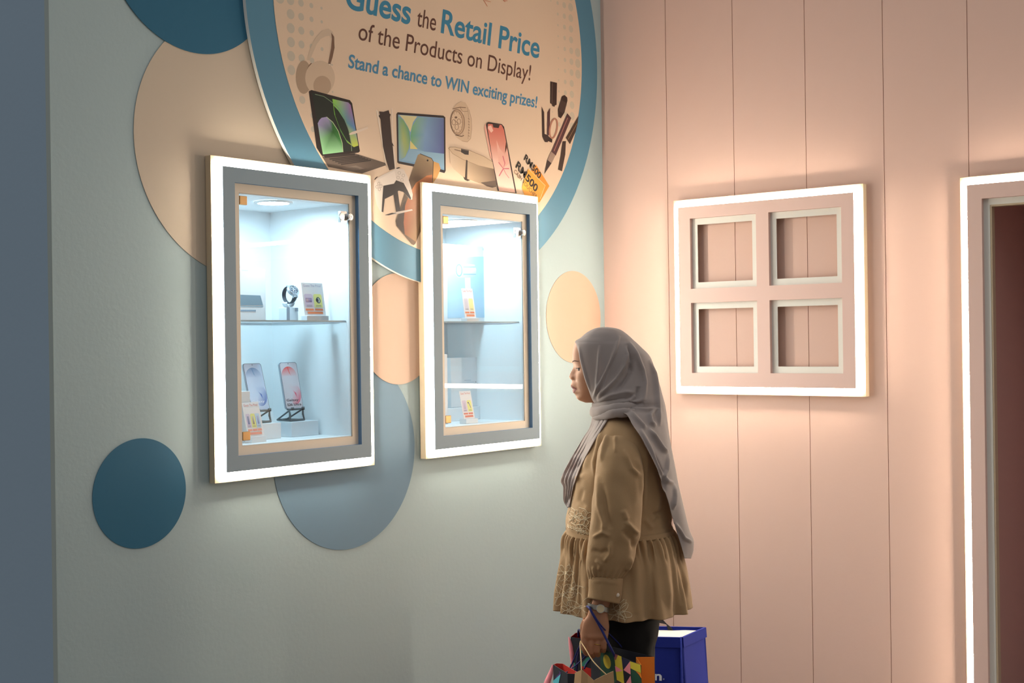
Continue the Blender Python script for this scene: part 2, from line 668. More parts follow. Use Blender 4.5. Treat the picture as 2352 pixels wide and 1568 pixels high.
def make_cabinet(y0, y1, label, downr, side):
    yc = (y0 + y1) / 2
    t = thing('display_cabinet', (0, yc, CZ0), label, 'display cabinet', 'lit display cabinets in the aqua wall')
    mb = MB()
    slab(mb, (y0, CZ0), (y1, CZ1), [(y0 + TRM, y1 - TRM, CZ0 + TRM, CZ1 - TRM)], PX(.0045), PX(.030))
    mb.build('backing_plate', M_PLATE, t, bevel=.0015)
    mb = MB()
    led_ring(mb, (y0 + .0105, CZ0 + .0105), (y1 - .0105, CZ1 - .0105), .030, .0395, .0195, .022, PX)
    mb.build('led_strip', M_LED, t, smooth=True)
    mb = MB()
    slab(mb, (y0 + INS, CZ0 + INS), (y1 - INS, CZ1 - INS), [(y0 + OPN, y1 - OPN, CZ0 + OPN, CZ1 - OPN)], PX(.0302), PX(.048), 0, 1)
    mb.build('face_panel', [M_PANEL, mat('blue_panel_edge', lin(112, 152, 192), .5)], t, bevel=.001)
    mb = MB()
    e = .002
    slab(mb, (y0 + OPN - .01, CZ0 + OPN - .01), (y1 - OPN + .01, CZ1 - OPN + .01), [(y0 + TRM, y1 - TRM, CZ0 + TRM, CZ1 - TRM)], PX(.0301), PX(.0318))
    mb.build('inner_trim', M_TRIM, t)
    gy0, gy1, gz0, gz1 = y0 + TRM, y1 - TRM, CZ0 + TRM, CZ1 - TRM
    # liner: five sides, open to the front
    mb = MB()
    X1, X0 = .0044, -.372
    q = .0005
    a, b, c, d = gy0 + q, gy1 - q, gz0 + q, gz1 - q
    th = .012
    # side walls as thin boards inside the hole
    mb.box((X0, a - 0.0, c), (-.0206, a + 0.001, d))
    for lo, hi in (((X0 - th, a - th, c - th), (X0, b + th, d + th)),
                   ((X0, a - th, c - th), (-.0206, a, d + th)), ((X0, b, c - th), (-.0206, b + th, d + th)),
                   ((X0, a, c - th), (-.0206, b, c)), ((X0, a, d), (-.0206, b, d + th))):
        mb.box(lo, hi)
    # lining of the wall thickness
    for lo, hi in (((-.0206, a, c), (.029, a + .002, d)), ((-.0206, b - .002, c), (.029, b, d)),
                   ((-.0206, a, c), (.029, b, c + .002)), ((-.0206, a, d - .002), (.029, b, d))):
        mb.box(lo, hi)
    mb.build('interior', M_LINER, t)
    # ceiling downlight
    mb = MB()
    n = 40
    cx_, cy_ = DLX, yc + DLY
    rr = downr
    ringo = [(cx_ + (rr + .012) * cos(2 * pi * k / n), cy_ + (rr + .012) * sin(2 * pi * k / n)) for k in range(n)]
    ringi = [(cx_ + rr * cos(2 * pi * k / n), cy_ + rr * sin(2 * pi * k / n)) for k in range(n)]
    zt = d - .0005
    mb.grid([[(p[0], p[1], zt) for p in ringo], [(p[0], p[1], zt - .006) for p in ringo], [(p[0], p[1], zt - .006) for p in ringi], [(p[0], p[1], zt - .002) for p in ringi]], 0, True)
    dl = mb.build('downlight', M_WHITE, t)
    mb = MB()
    mb.add([(p[0], p[1], zt - .003) for p in ringi], [list(range(n))])
    mb.build('diffuser', M_DOWN, dl)
    # glass shelf
    sz = onx(680, 737, .012).z
    mb = MB()
    mb.box((X0 + .003, a + .003, sz - .0025), (.012, b - .003, sz + .0025))
    mb.f and None
    mb.mi = [0, 0, 1, 1, 1, 1]
    mb.build('shelf', [M_SHELF, M_SHEDGE], t)
    # glass door
    mb = MB()
    mb.box((.021, a + .006, c + .006), (.027, b - .006, d - .006))
    door = mb.build('glass_door', M_GLASS, t)
    for zc in (d - .022, c + .030):
        mb = MB()
        mb.box((.0192, a + .003, zc - .014), (.0305, a + .034, zc + .014))
        mb.build('hinge', M_BRASS, door, bevel=.002)
    mb = MB()
    zc = d - .045
    mb.box((.0195, b - .040, zc - .019), (.0315, b - .010, zc + .019))
    mb.cyl((.0315, b - .036, zc), (.036, b - .036, zc), .013, 20)
    mb.cyl((.0315, b - .006, zc), (.046, b - .006, zc), .0115, 24)
    mb.cyl((.046, b - .006, zc), (.0475, b - .006, zc), .008, 24)
    lk = mb.build('lock', M_CHROME, door, bevel=.001)
    mb = MB()
    mb.box((.0476, b - .0068, zc - .004), (.0479, b - .0052, zc + .004))
    mb.build('keyhole', M_DARK, lk)
    return t, sz, (a, b, c, d)


cab1, SHZ, IN1 = make_cabinet(*CABS[0], 'lit display cabinet nearer the slate wall, holding two phones and a watch', .052, 0.0)
cab2, SHZ2, IN2 = make_cabinet(*CABS[1], 'lit display cabinet beside the woman, holding a hair dryer box', .052, 0.0)

# ================================================================== ROUND SIGN
SCY, SCZ, SRO, SRI = -1.018, 2.668, .962, .847
SX = .018
M_SIGNBLUE = mat('sign_blue', lin(84, 134, 160), .5, spec=.35)
M_SIGNCREAM = mat('sign_cream', lin(222, 196, 170), .5, spec=.35)
M_FOAM = mat('white_foam_edge', lin(240, 240, 236), .6)
sign = thing('round_sign', (0, SCY, SCZ), 'huge round price-guessing sign with a blue rim above the two cabinets', 'sign')
def sign_outline(r):
    # circle with the corners left out where the two cabinets stand
    def arc(a0, a1, n):
        return [(SCY + r * cos(a0 + (a1 - a0) * k / n), SCZ + r * sin(a0 + (a1 - a0) * k / n)) for k in range(n + 1)]
    zt = CZ1 + .001
    ya, yb, yc_ = CABS[0][1] + .001, CABS[1][0] - .001, CABS[1][1] + .001
    an = lambda y: -math.acos((y - SCY) / r)
    a_s = an(yc_)
    a_e = 2 * pi + an(SCY - sqrt(r * r - (zt - SCZ) ** 2))
    P = arc(a_s, a_e, 150) + [(ya, zt)] + arc(2 * pi + an(ya), 2 * pi + an(yb), 16) + [(yb, zt), (yc_, zt)]
    return P


def plate_from(mb, P, x0, x1, mi=0, mi_edge=0):
    n = len(P)
    b = mb.add([(x0, *p) for p in P] + [(x1, *p) for p in P], [])
    for t in tri_poly(P):
        mb.f.append([b + i for i in t]); mb.mi.append(mi); mb.ink.append(None)
        mb.f.append([b + n + i for i in t][::-1]); mb.mi.append(mi); mb.ink.append(None)
    for k in range(n):
        q = (k + 1) % n
        mb.f.append([b + k, b + q, b + n + q, b + n + k]); mb.mi.append(mi_edge); mb.ink.append(None)


mb = MB()
plate_from(mb, sign_outline(SRO), .0042, SX, 0, 1)
mb.build('rim_board', [M_SIGNBLUE, M_FOAM], sign)
mb = MB()
plate_from(mb, sign_outline(SRI), SX + .0002, SX + .0012)
mb.build('face', M_SIGNCREAM, sign)
FX = SX + .0013


def SP(px, py, lift):
    p = onx(px, py, FX)
    return (FX + lift, p.y, p.z)


def SPm(y, z, lift):
    return (FX + lift, y, z)


C6 = lambda P: [(560 + .2551 * x, .2551 * y) for x, y in P]
C7 = lambda P: [(980 + .2551 * x, .2551 * y) for x, y in P]
C8 = lambda P: [(820 + .2423 * x, 220 + .2423 * y) for x, y in P]
IB, IBR = lin(58, 128, 160), lin(92, 58, 48)
IB2 = lin(72, 130, 165)

# lettering
pr = Print(SPm, .0003, .00002)
SH = .17
def sign_line(t, y0, y1, z, cap, col, bold, build=None):
    pr.text(t, (y0, z), (y1 - y0, 0), (cap * SH, cap), col, bold)
    if build:
        pr.build(build, sign)
sign_line('Guess', -1.548, -1.226, 2.647, .086, IB, .022)
sign_line('the', -1.192, -1.090, 2.647, .066, IBR, .004)
sign_line('Retail Price', -1.061, -.468, 2.647, .086, IB, .018, 'headline_lettering')
sign_line('of the Products on Display!', -1.487, -.528, 2.5475, .062, IBR, .002, 'subtitle_lettering')
sign_line('Stand a chance to WIN exciting prizes!', -1.537, -.487, 2.4435, .045, IB2, .02, 'tagline_lettering')

# printed pictures
pr = Print(SP, .0003, .000007)
BG1 = lin(196, 178, 158)
# halftone dots fading inwards from the rim
dots = Print(SPm, lift0=.0001, step=0)
pit = .0455
for i in range(-20, 21):
    for j in range(-20, 21):
        y, z = SCY + i * pit, SCZ + j * pit
        r = hypot(y - SCY, z - SCZ); a = math.degrees(math.atan2(z - SCZ, y - SCY))
        if r > SRI - .004: continue
        left = (150 < a or a < -140)
        right = (-22 < a < 40)
        if not (left or right): continue
        k = 1 - (SRI - r) / .27
        if left:
            k = min(k, 1 - (y + 1.865) / .30)
            if z < 2.15: k = min(k, .4)
        else: k = 1 - (SRI - r) / .20
        if k < .12: continue
        rad = .0215 * min(1, k * 1.02)
        if r + rad > SRI - .006: continue
        dots.ell(y, z, rad, rad, lin(196, 184, 166) if left else lin(204, 190, 168), 16, step=False)
dots.build('halftone_dots', sign)

# headphones
pr.poly(C6([(570, 540), (600, 430), (640, 345), (700, 278), (760, 255), (800, 285), (820, 345), (805, 470), (785, 590), (757, 682), (738, 660), (762, 550), (780, 430), (786, 350), (770, 322), (735, 328), (690, 352), (655, 400), (625, 470), (592, 545)]), lin(205, 182, 158))
pr.poly(C6([(786, 292), (812, 330), (817, 430), (798, 520), (772, 592), (760, 565), (785, 435), (792, 350)]), lin(122, 92, 74))
pr.poly(C6([(762, 565), (786, 578), (768, 668), (748, 682), (738, 655)]), lin(60, 42, 36))
pr.poly(C6([(766, 572), (784, 580), (776, 612), (760, 605)]), lin(224, 210, 192))
X6 = lambda x, y: (560 + .2551 * x, .2551 * y)
pr.ell(*X6(540, 695), 70 * .2551, 150 * .2551, lin(170, 145, 122))
pr.ell(*X6(590, 620), 18 * .2551, 55 * .2551, lin(120, 92, 74), rot=.35)
pr.ell(*X6(686, 702), 134 * .2551, 156 * .2551, lin(204, 179, 154))
pr.ell(*X6(705, 772), 80 * .2551, 90 * .2551, lin(178, 152, 128))
pr.build('printed_headphones', sign)
# tablet with keyboard
pr.poly(C6([(585, 822), (608, 810), (955, 902), (975, 930), (1045, 1362), (1030, 1374), (705, 1406), (690, 1386), (655, 1330), (650, 1290)]), lin(38, 28, 26))
pr.poly(C6([(612, 832), (950, 922), (1030, 1352), (712, 1390)]), lin(28, 36, 30))
gl, gd, gp = lin(150, 205, 150), lin(40, 104, 44), lin(160, 148, 190)
gm = lin(70, 140, 70)
pr.fan(C6([(800, 1190)])[0], C6([(665, 1110), (680, 1080), (700, 1060), (745, 1052), (800, 1100), (850, 1180), (885, 1285), (893, 1368), (712, 1390), (690, 1270)]), lin(34, 92, 36), [gp, gp, gp, gp, gd, gd, gm, gl, gl, gl])
pr.fan(C6([(925, 1100)])[0], C6([(797, 890), (940, 922), (962, 945), (1005, 1160), (1030, 1310), (990, 1324), (930, 1282), (870, 1180), (815, 1030)]), lin(90, 140, 150),
        [lin(140, 200, 66), lin(150, 130, 170), lin(160, 110, 160), lin(90, 130, 180), lin(190, 200, 80), lin(190, 200, 80), lin(110, 160, 70), lin(80, 140, 60), lin(120, 190, 60)])
pr.poly(C6([(808, 950), (850, 995), (905, 1080), (945, 1180), (968, 1300), (920, 1255), (862, 1150), (822, 1040)]), lin(24, 36, 26))
pr.line(C6([(640, 848), (720, 868), (780, 910), (850, 970), (910, 1070), (945, 1180), (968, 1300), (970, 1360)]), 1.3, lin(120, 140, 110))
pr.line(C6([(745, 1052), (800, 1100), (850, 1180), (885, 1285), (893, 1368)]), 1.2, lin(190, 205, 160))
pr.poly(C6([(703, 1408), (1000, 1380), (1278, 1468), (1278, 1488), (1062, 1562), (760, 1502)]), lin(96, 82, 72))
pr.poly(C6([(720, 1400), (1000, 1378), (1000, 1398), (730, 1422)]), lin(52, 42, 38))
for k in range(5):
    t0 = k / 5
    pr.line(C6([(770 + 130 * t0, 1432 + 60 * t0), (1040 + 130 * t0, 1402 + 50 * t0)]), 3.0, lin(54, 45, 41))
pr.poly(C6([(880, 1510), (1010, 1490), (1090, 1520), (960, 1540)]), lin(112, 98, 88))
pr.poly(C6([(945, 1208), (972, 1188), (1112, 1142), (1120, 1156), (1000, 1205), (960, 1214)]), lin(222, 202, 184))
pr.build('printed_keyboard_tablet', sign)
# games console
pr.poly(C8([(180, 128), (196, 146), (225, 330), (285, 690), (300, 705), (268, 640), (215, 330)]), lin(232, 216, 198))
pr.poly(C8([(325, 115), (333, 118), (338, 300), (372, 690), (356, 700), (326, 300)]), lin(226, 208, 190))
pr.poly(C8([(208, 148), (250, 152), (300, 136), (308, 168), (320, 175), (312, 200), (330, 440), (352, 480), (337, 470), (358, 690), (306, 706), (272, 600), (245, 480), (222, 220), (203, 190), (215, 180)]), lin(56, 41, 38))
pr.build('printed_console', sign)
# tablet
pr.poly(C8([(373, 172), (385, 156), (818, 188), (836, 204), (840, 712), (828, 732), (790, 722), (395, 642), (382, 630)]), lin(44, 36, 38))
sb, sd, sl = lin(104, 136, 168), lin(84, 92, 142), lin(140, 172, 190)
pr.poly(C8([(388, 178), (820, 210), (826, 704), (790, 695), (396, 620)]), lin(120, 156, 186))
pr.poly(C8([(400, 182), (570, 195), (530, 250), (505, 345), (480, 290), (440, 225)]), lin(208, 198, 150))
pr.fan(C8([(440, 400)])[0], C8([(390, 190), (440, 232), (488, 310), (506, 410), (490, 500), (455, 580), (400, 612), (392, 400)]), lin(166, 176, 110), [lin(110, 155, 140), lin(120, 160, 110), lin(96, 150, 120), lin(100, 150, 120), lin(140, 165, 110), lin(150, 170, 130), lin(120, 160, 180), lin(120, 165, 150)])
pr.fan(C8([(650, 370)])[0], C8([(506, 380), (522, 290), (575, 205), (680, 203), (822, 214), (824, 548), (640, 528), (560, 492), (515, 440)]), lin(122, 154, 190), [lin(100, 160, 120), lin(120, 170, 120), lin(128, 168, 150), lin(116, 150, 180), lin(92, 105, 150), lin(80, 84, 138), lin(110, 140, 180), lin(120, 160, 160), lin(120, 165, 110)])
pr.poly(C8([(504, 425), (575, 506), (502, 502)]), lin(212, 198, 128))
pr.poly(C8([(500, 503), (640, 530), (824, 552), (826, 690), (700, 650), (420, 612), (460, 580)]), lin(134, 168, 192))
pr.build('printed_tablet', sign)
# gold folding phone
pr.poly(C8([(722, 620), (775, 640), (792, 690), (760, 770), (715, 835), (690, 860), (640, 900), (705, 760)]), lin(190, 142, 84))
pr.poly(C8([(575, 560), (597, 549), (705, 592), (722, 622), (720, 700), (714, 822), (640, 835), (640, 1150), (640, 1200), (550, 1405), (535, 1415), (515, 1405), (372, 1232), (365, 1185), (400, 1085), (490, 800)]), [lin(150, 128, 100)] * 4 + [lin(120, 96, 74)] * 4 + [lin(110, 84, 62)] * 4 + [lin(84, 64, 48)] * 4)
pr.poly(C8([(372, 1190), (400, 1110), (440, 1010), (462, 990), (446, 1120), (440, 1200), (450, 1312), (378, 1232)]), lin(66, 50, 42))
pr.poly(C8([(455, 1040), (500, 920), (560, 822), (660, 757), (712, 747), (712, 822), (636, 834), (628, 1040), (560, 1385), (452, 1312), (441, 1200)]), [lin(168, 98, 62), lin(188, 116, 72), lin(190, 120, 72), lin(170, 104, 60), lin(160, 96, 60), lin(150, 90, 56), lin(128, 98, 70), lin(130, 104, 76), lin(150, 116, 78), lin(150, 92, 60), lin(160, 92, 60)])
pr.ell(*C8([(668, 612)])[0], 2.1, 2.2, lin(30, 24, 22), 14)
pr.line(C8([(597, 549), (705, 592), (722, 622), (720, 700), (714, 822)]), 1.4, lin(50, 40, 36))
pr.build('printed_folding_phone', sign)
# games controller
wh = lin(216, 202, 190)
pr.poly(C8([(345, 940), (385, 900), (412, 1100), (372, 1110)]), lin(58, 46, 42))
pr.poly(C8([(260, 1128), (380, 1098), (520, 1074), (527, 1086), (392, 1118), (270, 1136)]), lin(196, 182, 170))
pr.poly(C8([(262, 1130), (330, 1108), (372, 1112), (300, 1132)]), lin(54, 42, 38))
pr.poly(C8([(158, 830), (190, 780), (250, 745), (370, 690), (440, 694), (480, 770), (510, 860), (527, 935), (522, 984), (500, 982), (440, 912), (400, 895), (330, 930), (255, 985), (246, 1106), (220, 1098), (185, 1030), (165, 940)]), wh)
pr.poly(C8([(248, 852), (350, 832), (370, 800), (440, 825), (480, 900), (512, 970), (505, 985), (440, 912), (395, 898), (350, 935), (262, 978), (248, 1104), (232, 1098), (240, 960)]), lin(54, 46, 44))
pr.poly(C8([(208, 790), (355, 712), (372, 790), (345, 832), (250, 852)]), lin(226, 212, 200))
pr.poly(C8([(160, 795), (180, 770), (200, 764), (170, 795)]), lin(50, 40, 36))
pr.poly(C8([(366, 686), (395, 676), (412, 682), (380, 692)]), lin(50, 40, 36))
for c in ((400, 730), (438, 755), (388, 775), (425, 797)):
    pr.ring(*C8([c])[0], 3.2, 3.4, .7, lin(160, 146, 134), 16)
for c in ((205, 832), (226, 856), (188, 862), (210, 886)):
    pr.ring(*C8([c])[0], 2.6, 3.6, .7, lin(120, 106, 98), 12)
pr.build('printed_controller', sign)
# wristwatch
ws, wd = lin(206, 178, 150), lin(116, 88, 70)
pr.poly(C8([(905, 122), (940, 80), (985, 54), (1025, 62), (1055, 110), (1085, 220), (1088, 320), (1075, 410), (1045, 440), (995, 430), (935, 385), (1000, 370), (1010, 150)]), ws)
pr.line(C8([(1060, 130), (1084, 220), (1086, 320), (1076, 405), (1046, 436), (995, 428)]), .8, lin(160, 130, 106))
pr.line(C8([(1045, 110), (1058, 200), (1060, 300), (1050, 410)]), .7, lin(150, 120, 96))
for k in range(7):
    pr.line(C8([(1052, 215 + 27 * k), (1066, 222 + 27 * k)]), 1.0, wd)
pr.line(C8([(905, 124), (975, 108), (1030, 112)]), 1.6, wd)
pr.line(C8([(975, 108), (1000, 150), (1052, 145)]), .8, wd)
pr.line(C8([(932, 372), (990, 384), (1012, 376)]), 1.8, lin(90, 68, 54))
pr.ell(*C8([(952, 250)])[0], 68 * .2423, 122 * .2423, lin(188, 158, 130), 36, rot=-.06)
pr.ring(*C8([(952, 250)])[0], 66 * .2423, 120 * .2423, 1.2, wd, 36, rot=-.06)
pr.ell(*C8([(944, 250)])[0], 55 * .2423, 104 * .2423, lin(212, 184, 156), 36, rot=-.06)
pr.ring(*C8([(944, 250)])[0], 54 * .2423, 102 * .2423, .8, wd, 36, rot=-.06)
for c in ((916, 250), (964, 244), (944, 295)):
    pr.ring(*C8([c])[0], 17 * .2423, 26 * .2423, 1.0, wd, 20)
pr.ell(*C8([(936, 205)])[0], 3.2, 2.4, wd, 12)
pr.line(C8([(920, 232), (944, 250), (964, 262)]), .9, wd)
for k in range(12):
    a = 2 * pi * k / 12
    pr.line(C8([(944 + 44 * sin(a), 250 + 84 * cos(a)), (944 + 51 * sin(a), 250 + 97 * cos(a))]), .8, wd)
pr.build('printed_watch', sign)
# robot vacuum
vl, vd = lin(212, 188, 162), lin(128, 106, 86)
pr.strip(C8([(872, 512), (905, 548), (1000, 602), (1150, 662), (1290, 690), (1344, 692)]), C8([(884, 640), (912, 692), (1010, 774), (1150, 826), (1280, 858), (1338, 815)]), [vl, lin(208, 184, 158), lin(196, 170, 142), lin(164, 140, 116), lin(120, 98, 80), lin(104, 84, 68)])
pr.poly(C8([(1170, 822), (1330, 800), (1318, 862), (1280, 870), (1230, 858)]), lin(84, 68, 58))
pr.poly(C8([(867, 498), (880, 487), (930, 486), (1060, 516), (1200, 574), (1300, 636), (1342, 690), (1290, 690), (1150, 662), (1000, 602), (905, 548)]), lin(200, 174, 146))
pr.line(C8([(867, 498), (880, 487), (930, 486), (1060, 516), (1200, 574), (1300, 636), (1342, 690)]), .8, lin(138, 112, 90))
pr.line(C8([(867, 498), (905, 548), (1000, 602), (1150, 662), (1290, 692), (1342, 690)]), .9, lin(148, 122, 98))
pr.poly(C8([(918, 504), (985, 520), (985, 530), (925, 514)]), lin(128, 104, 86))
pr.poly(C8([(985, 500), (1058, 516), (1056, 560), (1020, 556), (985, 534)]), lin(54, 48, 46))
pr.poly(C8([(985, 500), (1058, 516), (1052, 524), (990, 508)]), lin(110, 96, 86))
pr.poly(C8([(1032, 606), (1046, 612), (1042, 800), (1020, 790)]), lin(60, 48, 42))
pr.poly(C8([(1004, 766), (1040, 785), (1072, 800), (1045, 808), (1018, 796)]), lin(60, 46, 40))
pr.build('printed_vacuum', sign)
# pink phone
pr.poly(C8([(1203, 300), (1218, 262), (1240, 300), (1285, 608), (1262, 588)]), lin(226, 170, 152))
pr.poly(C8([(1220, 275), (1228, 256), (1246, 248), (1370, 268), (1392, 292), (1400, 330), (1512, 925), (1330, 900), (1280, 610)]), lin(52, 38, 36))
r0, r1, r2 = lin(204, 112, 96), lin(214, 140, 122), lin(232, 188, 172)
pr.strip(C8([(1240, 266), (1236, 310), (1258, 450), (1284, 610), (1345, 900)]), C8([(1368, 276), (1390, 320), (1418, 470), (1446, 640), (1498, 918)]), [r0, r0, r1, r2, r2])
pr.poly(C8([(1282, 266), (1352, 276), (1340, 306), (1290, 300)]), lin(52, 38, 36))
pr.poly(C8([(1240, 310), (1270, 350), (1290, 330), (1270, 280), (1240, 290)]), lin(236, 190, 172))
pr.poly(C8([(1320, 420), (1350, 500), (1400, 560), (1420, 480), (1410, 430), (1440, 640), (1380, 690), (1340, 640)]), lin(226, 172, 156))
pr.line(C8([(1340, 630), (1385, 690), (1400, 640), (1380, 570)]), 2.2, lin(198, 110, 118))
pr.line(C8([(1345, 760), (1385, 690), (1440, 690)]), 2.4, lin(192, 96, 110))
pr.line(C8([(1385, 690), (1410, 740), (1440, 780)]), 1.6, lin(204, 130, 130))
pr.build('printed_phone', sign)
# vouchers
og, og2 = lin(232, 160, 62), lin(220, 140, 44)
pr.poly(C8([(1695, 652), (1822, 855), (1728, 1010), (1690, 990), (1640, 720)]), og2)
pr.text('RM500', C8([(1578, 600)])[0], (36, 46), (5.5, -11.5), lin(40, 32, 28), .03)
pr.poly(C8([(1622, 690), (1782, 850), (1722, 1010), (1600, 985), (1560, 870), (1590, 780)]), og)
pr.line(C8([(1622, 690), (1782, 850), (1735, 975)]), 1.0, lin(246, 214, 160))
pr.text('RM500', C8([(1500, 672)])[0], (46.5, 59), (6.5, -13), lin(36, 30, 26), .03)
pr.text('CASH VOUCHER', C8([(1482, 722)])[0], (51, 62), (4.2, -6.6), lin(96, 66, 40), .0)
pr.build('printed_vouchers', sign)
# hair styler set
dk, dk2, rose = lin(54, 38, 34), lin(80, 50, 52), lin(172, 120, 100)
pr.poly(C7([(1113, 733), (1172, 746), (1168, 944), (1152, 950), (1150, 962), (1130, 955), (1126, 938), (1111, 930)]), dk)
pr.line(C7([(1130, 745), (1126, 930)]), 1.4, lin(96, 76, 66))
pr.poly(C7([(1216, 868), (1240, 855), (1264, 878), (1266, 905), (1240, 1012), (1206, 1066), (1184, 1052), (1180, 985)]), dk)
for k in range(5):
    pr.line(C7([(1212 + 10 * k, 900 + 6 * k), (1192 + 10 * k, 1000 + 6 * k)]), .7, lin(110, 84, 74))
pr.poly(C7([(1034, 960), (1056, 1010), (1060, 1205), (1086, 1215), (1104, 1235), (1130, 1255), (1126, 1285), (1092, 1270), (1088, 1280), (1062, 1278), (1040, 1230)]), dk)
pr.poly(C7([(1110, 972), (1106, 1205), (1090, 1225), (1082, 1205), (1086, 1012)]), dk2)
pr.ring(*C7([(1140, 1156)])[0], 32 * .2551, 88 * .2551, 3.6, rose, 30, rot=.16)
pr.poly(C7([(1265, 1020), (1300, 1062), (1160, 1402), (1118, 1368)]), dk2)
pr.line(C7([(1268, 1060), (1145, 1360)]), 2.0, lin(158, 108, 96))
pr.poly(C7([(1118, 1362), (1158, 1398), (1122, 1472), (1084, 1440)]), lin(156, 132, 118))
pr.poly(C7([(1084, 1438), (1122, 1470), (1058, 1566)]), dk)
pr.poly(C7([(1252, 1240), (1366, 1042), (1358, 1110), (1340, 1185), (1288, 1298)]), lin(66, 48, 38))
pr.line(C7([(1272, 1255), (1352, 1110)]), 1.0, lin(150, 120, 84))
pr.poly(C7([(1222, 1272), (1252, 1270), (1246, 1390), (1216, 1542), (1182, 1526), (1205, 1400)]), lin(60, 44, 38))
pr.build('printed_styler_set', sign)
# arrow strokes at the upper edge
for P in ([(510, 0), (545, 58)], [(520, 4), (575, 18)], [(690, 0), (705, 18)], [(690, 8), (725, 8)]):
    pr.line(C7(P), .9, lin(190, 100, 60))
pr.build('printed_strokes', sign)


# ================================================================== LIT MOCK WINDOW ON THE PINK WALL
M_ROSE = mat('dusty_rose_laminate', lin(238, 206, 196), .55, spec=.3, bump=.08, bscale=120)
M_GTRIM = mat('pale_grey_trim', lin(236, 236, 230), .5, spec=.35)
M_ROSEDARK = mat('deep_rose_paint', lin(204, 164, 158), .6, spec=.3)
wx0, wx1, wz0, wz1 = .376, 1.2035, 1.2765, 2.0735
win = thing('mock_window', ((wx0 + wx1) / 2, 0, wz0), 'square pink mock window with four openings and a glowing light border', 'window frame', kind='thing')
ops = [(.463, .764, 1.363, 1.649), (.463, .764, 1.706, 1.993), (.8185, 1.1225, 1.363, 1.649), (.8185, 1.1225, 1.706, 1.993)]
mb = MB()
slab(mb, (wx0, wz0), (wx1, wz1), ops, PY(-.0005), PY(-.030))
mb.build('backing_plate', M_PLATE, win, bevel=.0015)
mb = MB()
led_ring(mb, (wx0 + .0105, wz0 + .0105), (wx1 - .0105, wz1 - .0105), -.030, -.0395, .0195, .022, PY)
mb.build('led_strip', M_LED, win, smooth=True)
mb = MB()
slab(mb, (wx0 + INS, wz0 + INS), (wx1 - INS, wz1 - INS), ops, PY(-.0302), PY(-.048))
mb.build('face_panel', M_ROSE, win, bevel=.001)
for a, b, c, d in ops:
    mb = MB()
    slab(mb, (a - .01, c - .01), (b + .01, d + .01), [(a + .026, b - .026, c + .026, d - .026)], PY(-.0301), PY(-.0315))
    for lo, hi in (((a + .026, -.0315, c + .024), (a + .028, -.0008, d - .024)), ((b - .028, -.0315, c + .024), (b - .026, -.0008, d - .024)),
                   ((a + .028, -.0315, c + .026), (b - .028, -.0008, c + .028)), ((a + .028, -.0315, d - .028), (b - .028, -.0008, d - .026))):
        pass
    mb.build('opening_trim', M_GTRIM, win)

# ================================================================== LIT DOOR FRAME
dx0, dx1, dz1 = 1.5665, 2.63, 2.0635
door = thing('lit_door_frame', ((dx0 + dx1) / 2, 0, 0), 'tall pink doorway surround with a glowing light border at the right edge', 'door frame', kind='thing')
def jamb_shape(inset, back, front, mbx, ins_in):
    O = [(dx0 + inset, 0), (dx0 + inset, dz1 - inset), (dx1 - inset, dz1 - inset), (dx1 - inset, 0)]
    I = [(dx0 + ins_in, 0), (dx0 + ins_in, dz1 - ins_in), (dx1 - ins_in, dz1 - ins_in), (dx1 - ins_in, 0)]
    rows = [[PY(y)(*p) for p in P] for P, y in ((O, back), (O, front), (I, front), (I, back), (O, back))]
    mbx.grid(rows)
mb = MB(); jamb_shape(0, -.0005, -.030, mb, .112); mb.build('backing_plate', M_PLATE, door, bevel=.0015)
mb = MB()
def ledpath(k):
    r = .022 - .0195 * k if .022 - .0195 * k > .004 else .004
    a, b, t = dx0 + .0105 + .0195 * k, dx1 - .0105 - .0195 * k, dz1 - .0105 - .0195 * k
    P = [(a, .002)]
    for j in range(7):
        q = pi - pi / 2 * j / 6
        P.append((a + r + r * cos(q), t - r + r * sin(q)))
    for j in range(7):
        q = pi / 2 - pi / 2 * j / 6
        P.append((b - r + r * cos(q), t - r + r * sin(q)))
    return P + [(b, .002)]
rows = [[PY(-.030 - .0095 * z)(*p) for p in ledpath(k)] for k, z in [(0, 0), (0, .25), (.1, .6), (.3, .95), (.5, 1), (.7, .95), (.9, .6), (1, .25), (1, 0), (0, 0)]]
mb.grid(rows); mb.build('led_strip', M_LED, door, smooth=True)
mb = MB(); jamb_shape(INS, -.0302, -.048, mb, .0835); mb.build('face_panel', M_ROSE, door, bevel=.001)
mb = MB(); jamb_shape(.0735, -.0301, -.0315, mb, .1055); mb.build('inner_trim', M_GTRIM, door)
# the niche behind the doorway
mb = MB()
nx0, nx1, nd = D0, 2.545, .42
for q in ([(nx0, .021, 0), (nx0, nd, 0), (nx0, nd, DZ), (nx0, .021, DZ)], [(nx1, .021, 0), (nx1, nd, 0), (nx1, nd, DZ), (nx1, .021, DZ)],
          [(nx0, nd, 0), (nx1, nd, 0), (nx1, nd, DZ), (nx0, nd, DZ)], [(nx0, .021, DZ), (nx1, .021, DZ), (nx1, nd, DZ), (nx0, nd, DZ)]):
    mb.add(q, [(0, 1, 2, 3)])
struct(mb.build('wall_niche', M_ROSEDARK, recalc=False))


# ================================================================== GOODS IN THE CABINETS
def quad_fn(o, u, v, n):
    """print on a tilted card: u, v in metres, lift along n"""
    return lambda a, b, l: o + u * a + v * b + n * l


def box_thing(name, lo, hi, m, label, cat, group=None, bevel=.0015):
    base = Vector(((lo[0] + hi[0]) / 2, (lo[1] + hi[1]) / 2, lo[2]))
    t = thing(name, base, label, cat, group)
    mb = MB(); mb.box(lo, hi)
    mb.build('carton' if 'box' in name else 'block', m, t, bevel=bevel)
    return t


